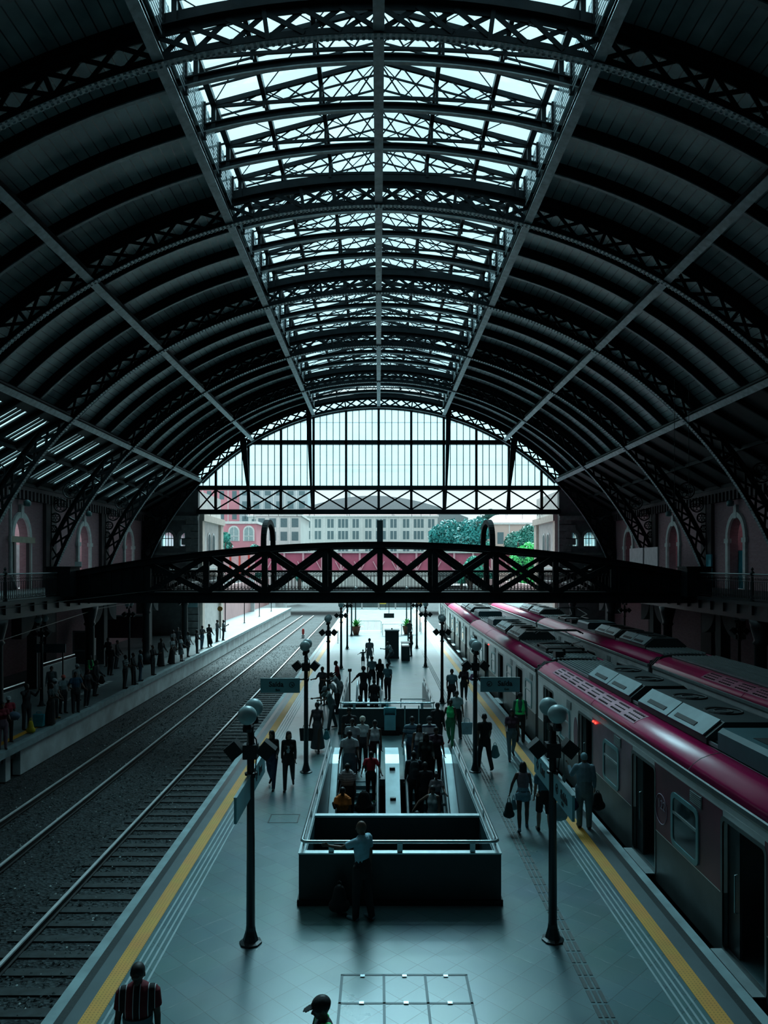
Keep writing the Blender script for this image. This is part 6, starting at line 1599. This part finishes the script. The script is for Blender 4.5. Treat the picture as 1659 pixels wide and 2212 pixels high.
# overpass
ov = empty('overpass', (0, 118, 0), 'crimson-pink girder overpass crossing the tracks behind the footbridge', 'overpass')
MB().box(-60, 60, 0, 7, 5.0, 8.1).build('girder', mat('overpass_pink', (.42,.10,.17), .7, 0, .2, .5), ov)
pr = None
for k in range(28):
    x = -42+k*3.0
    if pr is None:
        pp = MB(); pp.box(-.15, .15, -.3, 0, 5.0, 8.1)
        pp.beam((.15,-.2,5.4), (.9,-.2,6.8), .1, .14, side=(0,1,0)); pp.beam((-.15,-.2,5.4), (-.9,-.2,6.8), .1, .14, side=(0,1,0))
        pr = o = pp.build('rib', mat('overpass_pale', (.62,.36,.42), .7), ov)
    else: o = bpy.data.objects.new('rib', pr.data); COL.objects.link(o); o.parent = ov
    o.location = (x, 0, 0)
MB().box(-60, 60, -.4, 7.4, 8.1, 8.4).build('coping', mat('overpass_coping', (.50,.52,.52), .7), ov); MB().box(-60, 60, -.35, 0, 5.0, 5.35).build('lower_flange', mat('overpass_coping', (.50,.52,.52), .7), ov)
for x in (-34, -16, 16, 34): MB().box(x-.6, x+.6, 1, 6, -1.2, 5.0).build('pier', CONC, ov)
hd_ = empty('hoarding', (-21.8, 100, 0), 'pale pink wall with red vertical stripes left of the tracks', 'wall')
MB().box(-5, 5, 0, .4, 4.5, 8.4).build('boards', mat('pale_pink_board', (.66,.40,.42), .8), hd_)
m_ = MB()
for k in range(8): m_.box(-4.6+k*1.25, -4.35+k*1.25, -.05, 0, 4.6, 8.3)
m_.build('stripes', mat('signal_red', (.6,.05,.04), .5), hd_); MB().box(-5, 5, .05, .35, -.0, 4.5).build('base', CONC, hd_)
lw_ = MB(); lw_.box(-17.8, -17.3, 76.5, 117, 0, 4.0); struct(lw_.build('wall_yard_left', mat('pink_plaster', (.60,.38,.38), .85, 0, .1, .6)))
lw_ = MB(); lw_.box(17.3, 17.8, 76.5, 117, 0, 4.0); struct(lw_.build('wall_yard_right', mat('pink_plaster', (.60,.38,.38), .85, 0, .1, .6)))
# trees
def tree(x, y, h, r, label, leafc, n=9000, blobs=9, seed=1, base=0., leaf=.34):
    root = empty('tree', (x, y, base), label, 'tree'); rr = random.Random(seed)
    t = MB(); t.path([(0,0,0),(.1,0,h*.3),(-.1,.1,h*.6)], .35, 8)
    for k in range(6): a = k*1.05; t.path([(0,0,h*.3),(cos(a)*r*.3,sin(a)*r*.3,h*.5),(cos(a)*r*.6,sin(a)*r*.6,h*.72)], .14, 6)
    t.build('trunk', mat('tree_bark', (.08,.07,.06), .9), root)
    l = MB(); B = []
    for k in range(blobs):
        a = rr.uniform(0, 2*pi); q = rr.uniform(.15,.72)*r; B.append((Vector((cos(a)*q, sin(a)*q, h*rr.uniform(.38,.86))), r*rr.uniform(.28,.48)))
    B.append((Vector((0,0,h*.62)), r*.6))
    for k in range(n):
        c, br_ = rr.choice(B); d = Vector((rr.gauss(0,1), rr.gauss(0,1), rr.gauss(0,1))).normalized()
        p = c+d*br_*rr.uniform(.75,1.05); nrm = (d+Vector((rr.gauss(0,.5), rr.gauss(0,.5), rr.gauss(0,.5)))).normalized()
        u = nrm.orthogonal().normalized(); v = nrm.cross(u); ang = rr.uniform(0, 6.28); u, v = u*cos(ang)+v*sin(ang), v*cos(ang)-u*sin(ang); s_ = leaf*rr.uniform(.6,1.2)
        l.add([p-u*s_, p-v*s_*.45, p+u*s_, p+v*s_*.45], [(0,1,2,3)])
    me = bpy.data.meshes.new('foliage'); me.from_pydata(l.v, [], l.f); me.update(); me.materials.append(mat('leaf_'+label[:14].replace(' ', '_'), leafc, .6, 0, .45, .5))
    o = bpy.data.objects.new('foliage', me); COL.objects.link(o); o.parent = root
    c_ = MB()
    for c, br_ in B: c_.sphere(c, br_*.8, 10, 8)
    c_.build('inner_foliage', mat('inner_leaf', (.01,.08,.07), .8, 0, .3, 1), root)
tree(18.4, 165, 18.0, 7.0, 'large teal-green tree right of the cream office building', (.03,.30,.29), 16000, 14, 2, 0, .42)
tree(22.6, 150, 11.5, 3.0, 'rounder green tree behind the right bridge hoop', (.05,.36,.27), 6000, 9, 3, 0, .3)
tree(25.3, 130, 14.0, 4.4, 'bushy dark green tree at the right end of the opening', (.03,.24,.19), 12000, 13, 4, 0, .34)
tree(22.4, 110, 9.4, 3.6, 'bright green shrub below the trees at the right', (.10,.75,.22), 8000, 9, 5, 0, .26)
tree(13.8, 112, 8.6, 2.4, 'small green tree in front of the overpass', (.06,.40,.30), 5000, 8, 6, 0, .24)
tree(-27.6, 131, 14.0, 2.6, 'green tree in front of the pink arched building', (.04,.32,.26), 7000, 10, 7, 0, .28)
tree(-22.8, 131, 10.2, 3.2, 'low bushy tree under the pink arched windows', (.04,.34,.28), 7000, 8, 8, 0, .28)
tree(-15.0, 140, 10.6, 2.4, 'small bush in front of the cream block, right of the left hoop', (.04,.34,.28), 4000, 7, 18, 0, .26)
tree(33, 235, 26.5, 7, 'tall sparse tree showing above the girder bottom on the right', (.02,.12,.11), 7000, 12, 9, 0, .5)
cr_ = empty('construction_crane', (-12, 300, 0), 'distant pale tower crane above the curved roof', 'crane')
m_ = MB(); m_.box(-.6,.6,-.6,.6,0,45); m_.build('mast', mat('crane_pale', (.45,.5,.5), .6), cr_); MB().box(-8,24,-.5,.5,43.5,44.7).build('jib', mat('crane_pale', (.45,.5,.5), .6), cr_)
